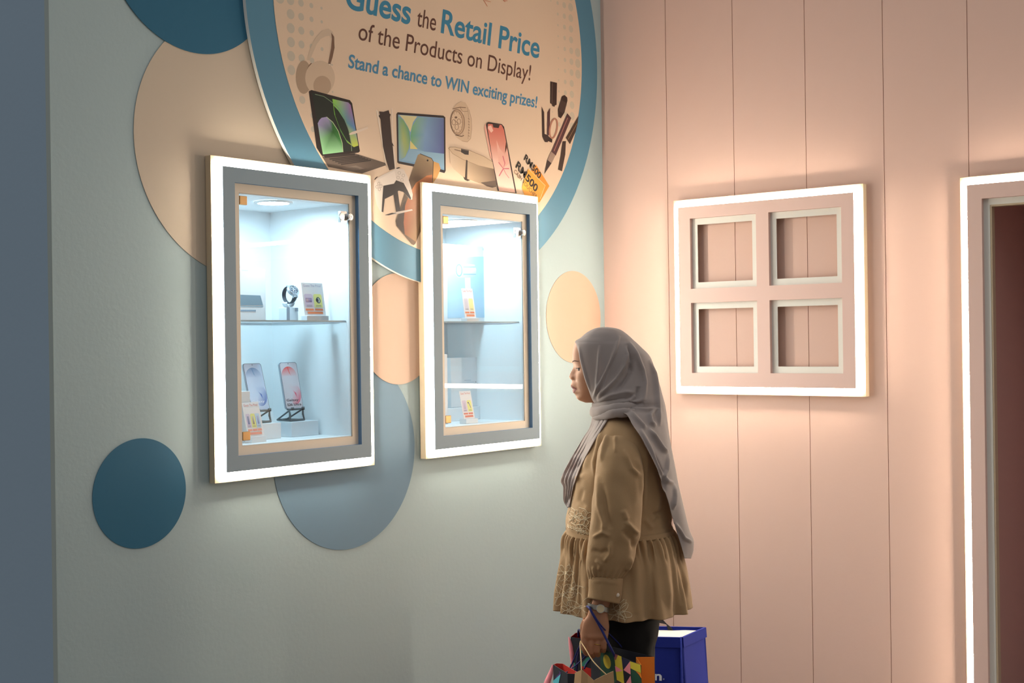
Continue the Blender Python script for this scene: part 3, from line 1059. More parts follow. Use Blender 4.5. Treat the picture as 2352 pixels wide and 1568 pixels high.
M_CARTON = mat('white_carton', lin(228, 234, 238), .5)
M_RISER = mat('white_acrylic', lin(226, 233, 238), .45)
M_CARD = mat('card_white', lin(236, 236, 238), .6)
FLR1 = IN1[2] + .0005
FLR2 = IN2[2] + .0005
TOP1 = SHZ + .003
TOP2 = SHZ2 + .003
YV = Vector((0, 1, 0))


def tilt(deg):
    a = radians(deg)
    return Vector((-sin(a), 0, cos(a))), Vector((cos(a), 0, sin(a)))


def price_card(o, w, h, deg, label, cols, bars, bw, bd, bh, extra=None, zbase=0):
    """card leaning back on a small block; o = centre of the block's foot"""
    t = thing('price_card', o, label, 'price card', 'leaning price cards in the cabinets')
    mb = MB(); mb.box((o.x - bd / 2, o.y - bw / 2, o.z), (o.x + bd / 2, o.y + bw / 2, o.z + bh))
    mb.build('block', M_RISER, t, bevel=.001)
    v, n = tilt(deg)
    p0 = Vector((o.x + bd * .1, o.y - w / 2, o.z + bh + .0006))
    mb = MB()
    th = .0015
    P = [p0, p0 + YV * w, p0 + YV * w + v * h, p0 + v * h]
    mb.add(P + [p - n * th for p in P], [(0, 1, 2, 3), (7, 6, 5, 4), (0, 4, 5, 1), (1, 5, 6, 2), (2, 6, 7, 3), (3, 7, 4, 0)])
    card = mb.build('card', M_CARD, t)
    pr = Print(quad_fn(p0, YV, v, n), .0002, .00006)
    pr.text('Guess The Price!', (w * .08, h * .88), (w * .84, 0), (0, h * .07), lin(226, 130, 120) if extra else lin(170, 170, 196), .0)
    if extra == 'sky':
        pass
    k = len(cols)
    cw = w * .86 / k
    for i, c in enumerate(cols):
        x = w * .07 + i * cw
        pr.poly([(x, h * .25), (x + cw * .9, h * .25), (x + cw * .9, h * .62), (x + cw * .78, h * .66), (x + cw * .12, h * .66), (x, h * .62)], c[0])
        c[1](pr, x + cw * .45, h * .47, cw * .9, h)
        for j in range(2):
            pr.line([(x + cw * .15, h * (.31 - .03 * j)), (x + cw * .75, h * (.31 - .03 * j))], h * .012, lin(130, 130, 136))
        pr.poly([(x, h * .15), (x + cw * .9, h * .15), (x + cw * .86, h * .21), (x, h * .21)], bars)
    pr.poly([(w * .14, h * .045), (w * .86, h * .045), (w * .86, h * .115), (w * .14, h * .115)], bars)
    pr.build('printing', card)
    return t


def pic_phone(col, col2):
    def f(pr, x, y, w, h):
        pr.poly([(x - w * .22, y - h * .12), (x + w * .22, y - h * .12), (x + w * .22, y + h * .12), (x - w * .22, y + h * .12)], [col, col, col2, col2])
    return f


def pic_tab(pr, x, y, w, h):
    pr.poly([(x - w * .36, y - h * .065), (x + w * .36, y - h * .065), (x + w * .36, y + h * .065), (x - w * .36, y + h * .065)], lin(120, 110, 150))
    pr.poly([(x - w * .31, y - h * .05), (x + w * .31, y - h * .05), (x + w * .31, y + h * .05), (x - w * .31, y + h * .05)], [lin(226, 176, 176), lin(90, 90, 150), lin(170, 160, 210), lin(226, 196, 200)])


def pic_watch(pr, x, y, w, h):
    pr.ell(x + w * .05, y, w * .26, h * .1, lin(60, 84, 84), 20, rot=.3)
    pr.ell(x + w * .08, y, w * .15, h * .075, lin(190, 200, 190), 20, rot=.3)
    pr.ell(x - w * .1, y, w * .16, h * .06, lin(40, 56, 60), 20, rot=.3)


def pic_tool(pr, x, y, w, h):
    pr.poly([(x - w * .3, y + h * .1), (x - w * .1, y + h * .13), (x + w * .2, y - h * .02), (x + w * .28, y - h * .12), (x + w * .12, y - h * .08), (x - w * .02, y + h * .02)], lin(150, 140, 180))
    pr.ell(x - w * .25, y + h * .1, w * .1, h * .02, lin(60, 56, 76), 12)


def pic_plain(pr, x, y, w, h):
    for j in range(3):
        pr.line([(x - w * .2 + w * .2 * j, y - h * .15), (x - w * .2 + w * .2 * j, y + h * .15)], w * .05, lin(196, 184, 200))


LIL, YEL, SKY = lin(216, 204, 224), lin(238, 238, 150), lin(190, 222, 244)
ORG, SAL = lin(226, 132, 88), lin(240, 158, 140)

# --- left cabinet, glass shelf
c_ = onx(726, 735, -.05)
price_card(Vector((-.055, c_.y, TOP1)), .096, .112, 9, 'price card beside the silver watch on the upper shelf of the left cabinet',
           [(LIL, pic_tab), (YEL, pic_watch)], ORG, .098, .03, .017)
# tablet box
yb = onx(611, 735, -.15).y
bx = box_thing('product_box', (-.20, yb - .17, TOP1), (-.15, yb, TOP1 + .172), M_CARTON, 'white tablet box with a dark device picture, at the left end of the upper shelf', 'product box', 'white product boxes in the cabinets')
pr = Print(lambda a, b, l: Vector((-.1498 + l, a, b)), .0002)
K = lambda x, y: (lambda p: (p.y, p.z))(onx(540 + x * 280 / 2352, 590 + y * 280 / 2352, -.15))
y_l = yb - .165
def KL(x, y):
    q = K(x, y); return (max(q[0], y_l), q[1])
pr.poly([K(-30, 722), K(488, 742), K(540, 935), K(-30, 930)], lin(120, 146, 160))
pr.poly([K(-30, 945), K(540, 948), K(536, 966), K(-30, 962)], lin(130, 160, 176))
pr.poly([K(-30, 1015), K(400, 1020), K(398, 1052), K(-30, 1048)], lin(140, 168, 190))
pr.text('Galaxy', K(125, 262), (K(255, 262)[0] - K(125, 262)[0], 0), (0, .0028), lin(150, 165, 190), .0)
pr.build('printing', bx.children[0])

# watch on its stand
wy = onx(663, 735, -.17).y
ws_ = thing('watch_stand', (-.17, wy, TOP1), 'small white block with a curved cradle under the silver watch', 'display stand')
mb = MB(); mb.box((-.19, wy - .026, TOP1), (-.15, wy + .026, TOP1 + .047))
mb.build('block', M_RISER, ws_, bevel=.001)
mb = MB(); mb.box((-.1502, wy - .0262, TOP1 + .0005), (-.1494, wy - .013, TOP1 + .0465)); mb.box((-.1502, wy + .012, TOP1 + .034), (-.1494, wy + .0255, TOP1 + .046))
mb.build('grey_panel', mat('grey_card', lin(150, 158, 170), .5), ws_)
mb = MB()
rows = []
for k in range(9):
    a = pi + pi * k / 8
    rows.append([(-.17 + dx, wy + .0175 * cos(a), TOP1 + .0655 + .0175 * sin(a)) for dx in (-.012, .012)])
mb.grid(rows); mb.build('cradle', M_RISER, ws_, solid=.002, smooth=True)
wc = Vector((-.165, wy + .0005, TOP1 + .0905))
_V = Vector((.76, -.65, .05)).normalized()
N = (_V * .62 + RT * .52 + Vector((0, 0, .58))).normalized()
A = _V * .72 - RT * .66 - Vector((0, 0, .05)); A = (A - N * A.dot(N)).normalized()
B = N.cross(A).normalized()
wt = thing('smart_watch', wc - Vector((0, 0, .035)), 'round silver watch with a black strap standing on the upper shelf', 'watch')
def wpt(n_, b_, a_): return wc + N * n_ + B * b_ + A * a_
mb = MB(); rows = []
for k in range(25):
    t_ = radians(52) + radians(256) * k / 24
    rr = .030
    w_ = .0105 - .002 * sin(pi * k / 24)
    n_, b_ = rr * cos(t_), .028 * sin(t_)
    rows.append([wpt(n_ * f, b_ * f, s * w_) for f, s in ((1, -1), (1.05, -.8), (1.05, .8), (1, 1), (.94, .8), (.94, -.8))])
mb.loft(rows); mb.build('strap', mat('black_strap', lin(48, 58, 68), .6), wt, smooth=True)
mb = MB()
for n0, n1, r0, r1 in ((.019, .0215, .019, .0225), (.0215, .028, .0225, .0225), (.028, .031, .0225, .0195)):
    mb.tube([wpt(n0, 0, 0), wpt(n1, 0, 0)], [r0, r1], 36)
mb.cyl(wpt(.0245, .0215, .004), wpt(.0245, .0265, .004), .003, 14)
mb.cyl(wpt(.0245, .0215, -.007), wpt(.0245, .0255, -.007), .0022, 14)
for s in (-1, 1):
    for q in (-1, 1):
        mb.tube([wpt(.024, s * .018, q * .009), wpt(.018, s * .0265, q * .009)], [.0032, .0024], 8)
mb.build('case', mat('silver_metal', lin(205, 210, 216), .25, metal=.9), wt, smooth=False, bevel=.0004)
mb = MB(); mb.cyl(wpt(.0309, 0, 0), wpt(.0313, 0, 0), .0188, 36)
dial = mb.build('dial', mat('dial_dark', lin(52, 60, 74), .25), wt)
pr = Print(lambda a, b, l: wpt(.0313 + l, a, b), .0002, .00004)
for k in range(12):
    a = 2 * pi * k / 12
    pr.line([(.0145 * cos(a), .0145 * sin(a)), (.0175 * cos(a), .0175 * sin(a))], .0012, lin(220, 226, 232))
pr.ring(0, 0, .0178, .0178, .0008, lin(200, 206, 214), 30)
for c in ((.007, 0), (-.0045, .007), (-.0045, -.007)):
    pr.ring(c[0], c[1], .0048, .0048, .0009, lin(200, 208, 216), 18)
pr.line([(0, 0), (.009, .009)], .0012, lin(235, 238, 240)); pr.line([(0, 0), (-.012, .004)], .001, lin(235, 238, 240))
pr.build('markings', dial)

# --- left cabinet, floor: risers, phones on stands
KK = lambda x, y: (540 + x * 280 / 2091, 820 + y * 280 / 2091)
rx = -.12
y1a, y1b = onx(*KK(968, 1200), rx).y, onx(*KK(1432, 1200), rx).y
ztop = onx(*KK(1200, 1097), rx).z
box_thing('display_riser', (rx - .10, y1a, FLR1), (rx, y1b, ztop), M_RISER, 'white block under the pink phone in the left cabinet', 'display riser', 'white display risers in the left cabinet')
rx2 = -.115
y2b = onx(*KK(790, 1250), rx2).y
ztop2 = onx(*KK(640, 1130), rx2).z
box_thing('display_riser', (rx2 - .10, y2b - .125, FLR1), (rx2, y2b, ztop2), M_RISER, 'white block under the blue phone in the left cabinet', 'display riser', 'white display risers in the left cabinet')
yl = onx(*KK(258, 660), -.09).y
box_thing('display_riser', (-.15, IN1[0] + .004, FLR1), (-.09, yl, onx(*KK(180, 584), -.09).z), M_RISER, 'tall white block behind the price card at the cabinet bottom left corner', 'display riser', 'white display risers in the left cabinet')


def phone(o, deg, label, scheme, words, wcol, glabel):
    """o: foot centre of the stand on the riser"""
    v, n = tilt(deg)
    w, h, th, lift = .0785, .163, .008, .042
    st = thing('phone_stand', o, glabel, 'phone stand', 'grey folding phone stands')
    M_ST = mat('grey_stand', lin(96, 108, 112), .5)
    lo = o + Vector((.012, 0, lift))
    # front foot loop
    mb = MB()
    fx = o.x + .022
    fr = [(-.033, 0.003), (.033, 0.003), (.029, .022), (.031, .040), (-.031, .040), (-.029, .022)]
    mb.tube([Vector((fx - .0022 * (q[1] / .02), o.y + q[0], o.z + q[1] + .001)) for q in fr + fr[:1]], .0038, 8)
    mb.build('front_loop', M_ST, st, smooth=True)
    mb = MB()
    for s in (-1, 1):
        mb.tube([Vector((fx, o.y + s * .027, o.z + .0035)), Vector((o.x - .055, o.y + s * .022, o.z + .0035))], .003, 8)
        mb.tube([Vector((o.x - .055, o.y + s * .022, o.z + .0035)), Vector((fx - .006, o.y + s * .027, o.z + .038))], .003, 8)
    mb.tube([Vector((o.x - .055, o.y - .022, o.z + .0035)), Vector((o.x - .055, o.y + .022, o.z + .0035))], .003, 8)
    mb.build('rear_legs', M_ST, st, smooth=True)
    mb = MB()
    for s in (-1, 1):
        c = lo + Vector((.004, s * .024, 0))
        mb.box((c.x - .012, c.y - .006, c.z - .004), (c.x + .012, c.y + .006, c.z - .0008)); mb.box((c.x + .009, c.y - .006, c.z - .004), (c.x + .012, c.y + .006, c.z + .006))
    mb.build('ledge', M_ST, st)
    ph = thing('smart_phone', lo, label, 'phone', 'phones on stands in the left cabinet')
    p0 = lo - YV * (w / 2)
    mb = MB()
    P = rounded_rect(0, w, 0, h, .009, 6)
    k = len(P)
    b = mb.add([p0 + YV * a + v * c for a, c in P] + [p0 + YV * a + v * c - n * th for a, c in P], [])
    mb.f += [[b + i for i in range(k)], [b + k + i for i in range(k)][::-1]]
    mb.f += [[b + i, b + (i + 1) % k, b + k + (i + 1) % k, b + k + i] for i in range(k)]
    mb.mi += [0] * (k + 2); mb.ink += [None] * (k + 2)
    body = mb.build('body', mat('phone_frame', lin(176, 188, 200), .35, metal=.3), ph, bevel=.0012)
    c1, c2, bgc, low = scheme
    pr = Print(quad_fn(p0, YV, v, n), .00015, .00005)
    pr.poly(rounded_rect(.0006, w - .0006, .0006, h - .0006, .0085), lin(96, 104, 120))
    pr.poly(rounded_rect(.002, w - .002, .002, h - .002, .008), bgc)
    # two big petals
    cx, cy, r1 = w * .47, h * .70, w * .43
    pts, cl = [(cx, cy)], [bgc]
    for i in range(25):
        a = radians(-40) + radians(260) * i / 24
        pts.append((cx + r1 * cos(a), cy + r1 * sin(a) * 1.0)); t_ = max(0, sin(a)) ** .7 * (1 - .5 * max(0, cos(a)))
        cl.append(tuple(bgc[j] + (c1[j] - bgc[j]) * t_ for j in range(3)))
    pr.poly(pts, cl)
    pr.poly([(w * .40, h * .90), (w * .46, h * .89), (w * .50, h * .80), (w * .62, h * .68), (w * .48, h * .76)], [c1, c1, c2, bgc, c2])
    cx2, cy2 = w * .60, h * .33
    pts, cl = [(cx2 - .1 * w, cy2)], [bgc]
    for i in range(25):
        a = radians(140) - radians(260) * i / 24
        pts.append((cx2 + w * .37 * cos(a), cy2 + w * .50 * sin(a)))
        t_ = max(0, -sin(a) * .6 + cos(a) * .6) ** .8
        cl.append(tuple(bgc[j] + (low[j] - bgc[j]) * min(1, t_) for j in range(3)))
    pr.poly(pts, cl)
    pr.poly([(w * .5, h * .42), (w * .66, h * .30), (w * .72, h * .24), (w * .70, h * .34)], [bgc, low, low, low])
    pr.ell(w * .5, h * .965, .0017, .0017, lin(40, 44, 52), 14)
    for i, t_ in enumerate(words):
        pr.text(t_, (w * .10, h * (.165 - .095 * i)), (w * (.68 if i == 0 else .80), 0), (0, h * .048), wcol, .012)
    pr.build('screen', body)
    return ph


pc = onx(*KK(1030, 900), -.150)
phone(Vector((-.163, pc.y, ztop + .0006)), 12, 'phone with a red swirl screen on the right riser of the left cabinet',
      (lin(246, 84, 76), lin(240, 120, 110), lin(228, 220, 226), lin(238, 96, 120)), ('Galaxy', 'S26 Ultra'), lin(60, 54, 66), 'grey folding stand holding the red-screened phone')
pc2 = onx(*KK(440, 950), -.15)
phone(Vector((-.160, pc2.y, ztop2 + .0006)), 16, 'phone with a blue swirl screen half hidden behind the price card',
      (lin(110, 150, 196), lin(130, 170, 210), lin(206, 220, 242), lin(70, 110, 186)), ('Galaxy',), lin(235, 240, 250), 'grey folding stand holding the blue-screened phone')
cc = onx(*KK(415, 1470), -.045)
price_card(Vector((-.048, cc.y - .012, FLR1)), .068, .112, 15, 'price card with three columns at the bottom left of the left cabinet',
           [(LIL, pic_phone(lin(110, 116, 160), lin(150, 160, 190))), (YEL, pic_phone(lin(140, 130, 110), lin(220, 220, 200))), (SKY, pic_phone(lin(120, 140, 200), lin(190, 200, 230)))], SAL, .060, .034, .020, extra='a')

# --- right cabinet, glass shelf: hair dryer box and card
Q3 = lambda x, y: (1000 + x * 220 / 1568, 540 + y * 220 / 1568)
hx = -.17
q = lambda x, y: (lambda p: (p.y, p.z))(onx(*Q3(x, y), hx))
ha, hb = q(150, 400)[0] - .012, q(836, 700)[0]
hz = q(500, 165)[1]
hd = box_thing('product_box', (hx - .075, ha, TOP2), (hx, hb, hz), M_CARTON, 'large pale box picturing a hair dryer on the upper shelf of the right cabinet', 'product box', 'white product boxes in the cabinets')
pr = Print(lambda a, b, l: Vector((hx + .0002 + l, a, b)), .0002)
pr.poly([q(195, 362), q(805, 350), q(825, 1345), q(200, 1360)], lin(176, 206, 226))
pr.poly([q(480, 690), q(572, 690), q(578, 830), q(600, 1100), q(500, 1100), q(484, 830)], lin(222, 226, 240))
pr.poly([q(385, 460), q(640, 478), q(668, 560), q(660, 660), q(610, 690), q(400, 700)], [lin(222, 240, 248), lin(214, 234, 246), lin(230, 244, 250), lin(190, 216, 238), lin(180, 208, 236), lin(196, 220, 240)])
pr.poly([q(455, 512), q(655, 512), q(655, 528), q(455, 530)], lin(150, 186, 210))
pr.poly([q(455, 628), q(662, 630), q(662, 650), q(455, 652)], lin(150, 176, 214))
cxy = q(385, 575)
rx_, rz_ = abs(q(450, 575)[0] - cxy[0]), abs(q(385, 455)[1] - cxy[1])
pr.ell(*cxy, rx_, rz_, lin(226, 240, 248), 30)
pr.ring(*cxy, rx_ * .72, rz_ * .78, rx_ * .28, lin(140, 172, 198), 30)
pr.ell(*cxy, rx_ * .5, rz_ * .58, lin(206, 224, 244), 30)
o_ = q(780, 233)
pr.ring(*o_, .0028, .0031, .0016, lin(140, 170, 205), 20)
pr.build('printing', hd.children[0])
c_ = onx(*Q3(595, 1390), -.06)
price_card(Vector((-.068, c_.y, TOP2)), .066, .116, 9, 'price card with a yellow column leaning before the hair dryer box',
           [(lin(224, 214, 220), pic_plain), (lin(246, 232, 160), lambda *a: None)], ORG, .072, .03, .014, extra='a')
# --- right cabinet, floor
Q4 = lambda x, y: (1000 + x * 220 / 1725, 800 + y * 220 / 1725)
q4 = lambda x, y, x0: (lambda p: (p.y, p.z))(onx(*Q4(x, y), x0))
b0 = q4(820, 1150, -.20)[0]
zb_ = q4(700, 1045, -.20)[1]
box_thing('product_box', (-.30, q4(215, 1150, -.20)[0], FLR2), (-.20, b0, zb_), M_CARTON, 'low white box lying under the upright box in the right cabinet', 'product box', 'white product boxes in the cabinets')
b1a, b1b = q4(280, 600, -.215)[0], q4(802, 600, -.215)[0]
bz1 = q4(600, 160, -.215)[1]
bb = box_thing('product_box', (-.28, b1a, zb_ + .0008), (-.215, b1b, bz1), M_CARTON, 'upright white box with a small red mark standing on the low box', 'product box', 'white product boxes in the cabinets')
pr = Print(lambda a, b, l: Vector((-.2148 + l, a, b)), .0002)
rr = lambda x, y: q4(x, y, -.215)
pr.poly([rr(748, 190), rr(772, 190), rr(772, 240), rr(748, 240)], lin(250, 206, 196))
pr.line([rr(520, 575), rr(640, 570)], .0016, lin(170, 186, 200)); pr.line([rr(560, 606), rr(700, 602)], .0012, lin(176, 190, 204))
pr.ell(*rr(724, 602), .0018, .0022, lin(80, 84, 90), 12)
pr.build('printing', bb.children[0])
tb = q4(222, 700, -.10)[0]
sb_ = box_thing('product_box', (-.16, IN2[0] + .003, FLR2), (-.10, tb, q4(200, 104, -.10)[1]), M_CARTON, 'slim tall white box at the left edge of the right cabinet', 'product box', 'white product boxes in the cabinets')
c_ = onx(*Q4(610, 1330), -.06)
price_card(Vector((-.062, c_.y, FLR2)), .066, .108, 12, 'price card with a yellow column at the bottom of the right cabinet',
           [(lin(222, 208, 222), pic_phone(lin(190, 176, 200), lin(214, 200, 220))), (YEL, pic_tool)], lin(224, 130, 108), .070, .034, .018, extra='a')


# ================================================================== THE WOMAN
from mathutils import noise as mnoise
from mathutils.bvhtree import BVHTree
ZP = 4.0                                      # her distance along the view


def PP(x, y, d=0.0):
    return atd(x, y, ZP - d)


TOCAM = Vector((-FW.x, -FW.y, 0)).normalized()


def PH(x, y, d=0.0):
    # like PP, but moved level towards the open side
    p = atd(x, y, ZP)
    q = atd(x, y, ZP - d)
    return Vector((q.x, q.y, p.z))


def to_px(p):
    v = Vector(p) - CAM
    a, b, c = v.dot(RT), v.dot(UP), v.dot(FW)
    x, y = a / c * FPX, -b / c * FPX
    return IMW / 2 + cr_ * x - sr_ * y, IMH / 2 + sr_ * x + cr_ * y


def tab(T, y):
    """smooth look-up in a table of (y, value...) rows"""
    n = len(T)
    if y <= T[0][0]: return T[0][1:]
    if y >= T[-1][0]: return T[-1][1:]
    for i in range(n - 1):
        if T[i][0] <= y <= T[i + 1][0]:
            break
    y0, y1 = T[i][0], T[i + 1][0]
    h = y1 - y0
    t = (y - y0) / h
    out = []
    for k in range(1, len(T[0])):
        def slope(j):
            if j == 0: return (T[1][k] - T[0][k]) / (T[1][0] - T[0][0])
            if j == n - 1: return (T[-1][k] - T[-2][k]) / (T[-1][0] - T[-2][0])
            a = (T[j][k] - T[j - 1][k]) / (T[j][0] - T[j - 1][0]); b = (T[j + 1][k] - T[j][k]) / (T[j + 1][0] - T[j][0])
            return 0.0 if a * b <= 0 else 2 * a * b / (a + b)
        m0, m1 = slope(i), slope(i + 1)
        a, b = T[i][k], T[i + 1][k]
        out.append((2 * t ** 3 - 3 * t ** 2 + 1) * a + (t ** 3 - 2 * t ** 2 + t) * h * m0 + (-2 * t ** 3 + 3 * t ** 2) * b + (t ** 3 - t ** 2) * h * m1)
    return out


def frange(a, b, n):
    return [a + (b - a) * i / (n - 1) for i in range(n)]


def seg_dist(px, py, P):
    best, bs, n = 1e9, 0.0, len(P) - 1
    for i, ((ax, ay), (bx, by)) in enumerate(zip(P[:-1], P[1:])):
        dx, dy = bx - ax, by - ay
        t = max(0, min(1, ((px - ax) * dx + (py - ay) * dy) / (dx * dx + dy * dy + 1e-9)))
        q = hypot(px - ax - t * dx, py - ay - t * dy)
        if q < best: best, bs = q, (i + t) / n
    return best, max(0.0, min(1, bs / .22, (1 - bs) / .22))


def carve(o, folds, noise_amp=0.0, noise_scale=(18, 18, 9), facing=-.1):
    """raise or sink the cloth along fold lines seen from the open side"""
    me = o.data
    bm = bmesh.new(); bm.from_mesh(me); bm.normal_update()
    off = parent_origin(o.parent) if o.parent else Vector()
    mv = []
    folds = [(P, wd, amp, min(p[0] for p in P) - 3 * wd, max(p[0] for p in P) + 3 * wd, min(p[1] for p in P) - 3 * wd, max(p[1] for p in P) + 3 * wd) for P, wd, amp in folds]
    for v in bm.verts:
        w = v.co + off
        s = 0.0
        nd = v.normal.dot((CAM - w).normalized())
        if nd > facing and folds:
            x, y = to_px(w)
            k = min(1, (nd - facing) * 2.5)
            for P, wd, amp, bx0, bx1, by0, by1 in folds:
                if not (bx0 < x < bx1 and by0 < y < by1): continue
                d, tp = seg_dist(x, y, P)
                if d < wd * 3: s += amp * math.exp(-(d / wd) ** 2) * k * tp ** .7
        if noise_amp:
            q = Vector((w.x * noise_scale[0], w.y * noise_scale[1], w.z * noise_scale[2]))
            s += noise_amp * (mnoise.noise(q) + .5 * mnoise.noise(q * 2.1))
        mv.append(v.normal * s)
    for v, m_ in zip(bm.verts, mv):
        v.co += m_
    bm.to_mesh(me); bm.free()
    me.update()


FOOT = PP(1420, 1000, 0.0)
person = None
M_SKIN = skin_mat('skin', lin(184, 132, 102), lin(132, 62, 58))
M_LIP = mat('lips', lin(136, 66, 62), .42, spec=.4)
M_HIJAB = mat('greige_chiffon', lin(196, 185, 182), .8, spec=.2, sheen=.2, bump=.05, bscale=900, trans=.42)
M_TAN = mat('khaki_cotton', lin(168, 137, 101), .78, spec=.2, sheen=.1, bump=.25, bscale=350, vary=.05, vscale=14)
M_BLACK = mat('black_trousers', lin(26, 24, 24), .8, spec=.2)
M_THREAD = mat('cream_thread', lin(214, 196, 164), .7)
M_SHOE = mat('black_leather', lin(24, 22, 22), .4)
M_GOLD = mat('gold', lin(224, 180, 96), .25, metal=1.0)

# ---------------- body: closed lofts fused into one skin
mb = MB()


def row_ring(y, xl, xr, hd, dc=0.0, n=40, e=1.0, m_=0):
    xc, a = (xl + xr) / 2, (xr - xl) / 2
    R = []
    for k in range(n):
        t = 2 * pi * k / n
        c, s = cos(t), sin(t)
        c = abs(c) ** e * (1 if c >= 0 else -1); s = abs(s) ** e * (1 if s >= 0 else -1)
        R.append(PH(xc + a * c, y, dc + hd * s))
    return R


# head
BASE = [(762, 1392, 1400, .004), (765, 1372, 1418, .034), (771, 1354, 1432, .050), (784, 1326, 1446, .062), (800, 1318, 1458, .069), (819, 1316.5, 1466, .073),
        (836, 1318.5, 1470, .0745), (850, 1320.5, 1464, .073), (864, 1322, 1455, .071), (880, 1322, 1445, .066), (893, 1323.5, 1437, .0605), (904, 1326, 1430, .054),
        (912, 1327.5, 1426, .046), (919, 1332, 1424, .036), (924.5, 1345, 1422, .024)]
PROF = [(762, 1392), (765, 1372), (771, 1354), (784, 1324), (800, 1316.5), (819, 1314), (828, 1314.2), (834, 1315.6), (841, 1317), (846, 1315), (850, 1312.8), (855, 1310.2), (860, 1308.3), (864.5, 1307.2), (868, 1307.8), (870.5, 1310.2),
        (872.5, 1313.6), (877, 1313.4), (881, 1312), (885, 1310.6), (888.5, 1311.2), (891, 1313.4), (893, 1316.6), (895, 1315.4), (898, 1314.6), (901, 1315.8), (904, 1319), (907.5, 1322), (911, 1323.2), (915, 1325), (919, 1330), (924.5, 1345)]
SIG = [(760, .03), (830, .03), (836, .012), (846, .0085), (856, .0095), (862, .0125), (868, .0145), (872, .012), (876, .016), (883, .022), (890, .023), (894, .021), (900, .02), (905, .018), (915, .022), (925, .03)]
rings = []
NH = 88
HY = frange(762, 924.5, 110)
for y in HY:
    xf, xb, w = tab(BASE, y)
    pf = tab(PROF, y)[0]; sg = tab(SIG, y)[0]
    xc, a = (xf + xb) / 2, (xb - xf) / 2
    R = []
    for k in range(NH):
        # more samples at the face side
        t = 2 * pi * k / NH
        t = t - .55 * sin(t) if False else t
        c, s = -cos(t), sin(t)
        fr = max(0, -c)
        e = 1 - .16 * fr
        cc = abs(c) ** (1 - .12 * fr) * (1 if c >= 0 else -1)
        d = w * abs(s) ** e * (1 if s >= 0 else -1)
        x = xc + a * cc
        if fr > 0:
            x += (pf - xf) * math.exp(-(d / sg) ** 2) * min(1, fr * 2)
            # wings of the nose
            for sd in (-1, 1):
                x -= 5.0 * math.exp(-((d - sd * .0135) / .0062) ** 2 - ((y - 867) / 4.5) ** 2) * min(1, fr * 3)
                # eye socket
                x += 4.4 * math.exp(-((d - sd * .031) / .0150) ** 2 - ((y - 849.5) / 6.0) ** 2)
                # brow and cheek bones
                x -= 1.6 * math.exp(-((d - sd * .030) / .02) ** 2 - ((y - 831) / 5.5) ** 2)
                x -= 2.6 * math.exp(-((d - sd * .040) / .017) ** 2 - ((y - 868) / 11) ** 2)
                # crease by the mouth
                x += 1.5 * math.exp(-((d - sd * .026) / .006) ** 2 - ((y - 889) / 9) ** 2)
        R.append(PP(x, y, d))
    rings.append(R)
mb.loft(rings)
# neck
mb.loft([row_ring(y, *tab([(895, 1368, 1446, .050), (925, 1372, 1446, .052), (950, 1374, 1455, .062), (975, 1372, 1472, .09)], y)) for y in frange(895, 975, 12)])
# trunk
TR = [(958, 1376, 1470, .085), (975, 1370, 1490, .135), (1000, 1364, 1505, .150), (1060, 1346, 1515, .158), (1130, 1332, 1520, .150), (1215, 1336, 1518, .142), (1290, 1345, 1515, .155), (1360, 1358, 1508, .158), (1420, 1385, 1496, .15), (1455, 1400, 1486, .12)]
mb.loft([row_ring(y, *tab(TR, y)) for y in frange(958, 1455, 40)])
# legs
for sd in (1, -1):
    LG = [(1400, 1396, 1498, .076, .082), (1460, 1400, 1494, .070, .085), (1560, 1404, 1498, .062, .085), (1660, 1412, 1488, .052, .085), (1700, 1410, 1486, .050, .085), (1760, 1414, 1490, .047, .085), (1850, 1424, 1476, .034, .085), (1905, 1424, 1474, .033, .085)]
    mb.loft([row_ring(y, v[0], v[1], v[2], sd * v[3], 28) for y in frange(1400, 1905, 40) for v in [tab(LG, y)]])
    # foot
    fz = FOOT.z
    mb.tube([PP(1462, 1893, sd * .085), PP(1440, 1899, sd * .087), PP(1400, 1909, sd * .090), PP(1365, 1913, sd * .092)], [.030, .030, .026, .017], 16)
# arms (upper and fore-arm) : near one hangs, far one mirrors it
ARM = [(1004, 1421, .022, .13), (1025, 1423, .036, .155), (1080, 1424, .044, .19), (1150, 1420, .040, .205), (1200, 1416, .039, .210), (1250, 1408, .038, .213), (1310, 1398, .032, .214), (1360, 1388, .0275, .214), (1395, 1377, .0262, .213), (1408, 1373.5, .0268, .213)]
for sd in (1, -1):
    rings = []
    for y in frange(1004, 1408, 44):
        x, r, d = tab(ARM, y)
        flat = 1.0 - .18 * max(0, (y - 1340) / 68)
        rings.append([PP(x + r * 1.08 * 747 * cos(2 * pi * k / 24), y, sd * d + r * flat * sin(2 * pi * k / 24)) for k in range(24)])
    mb.loft(rings)


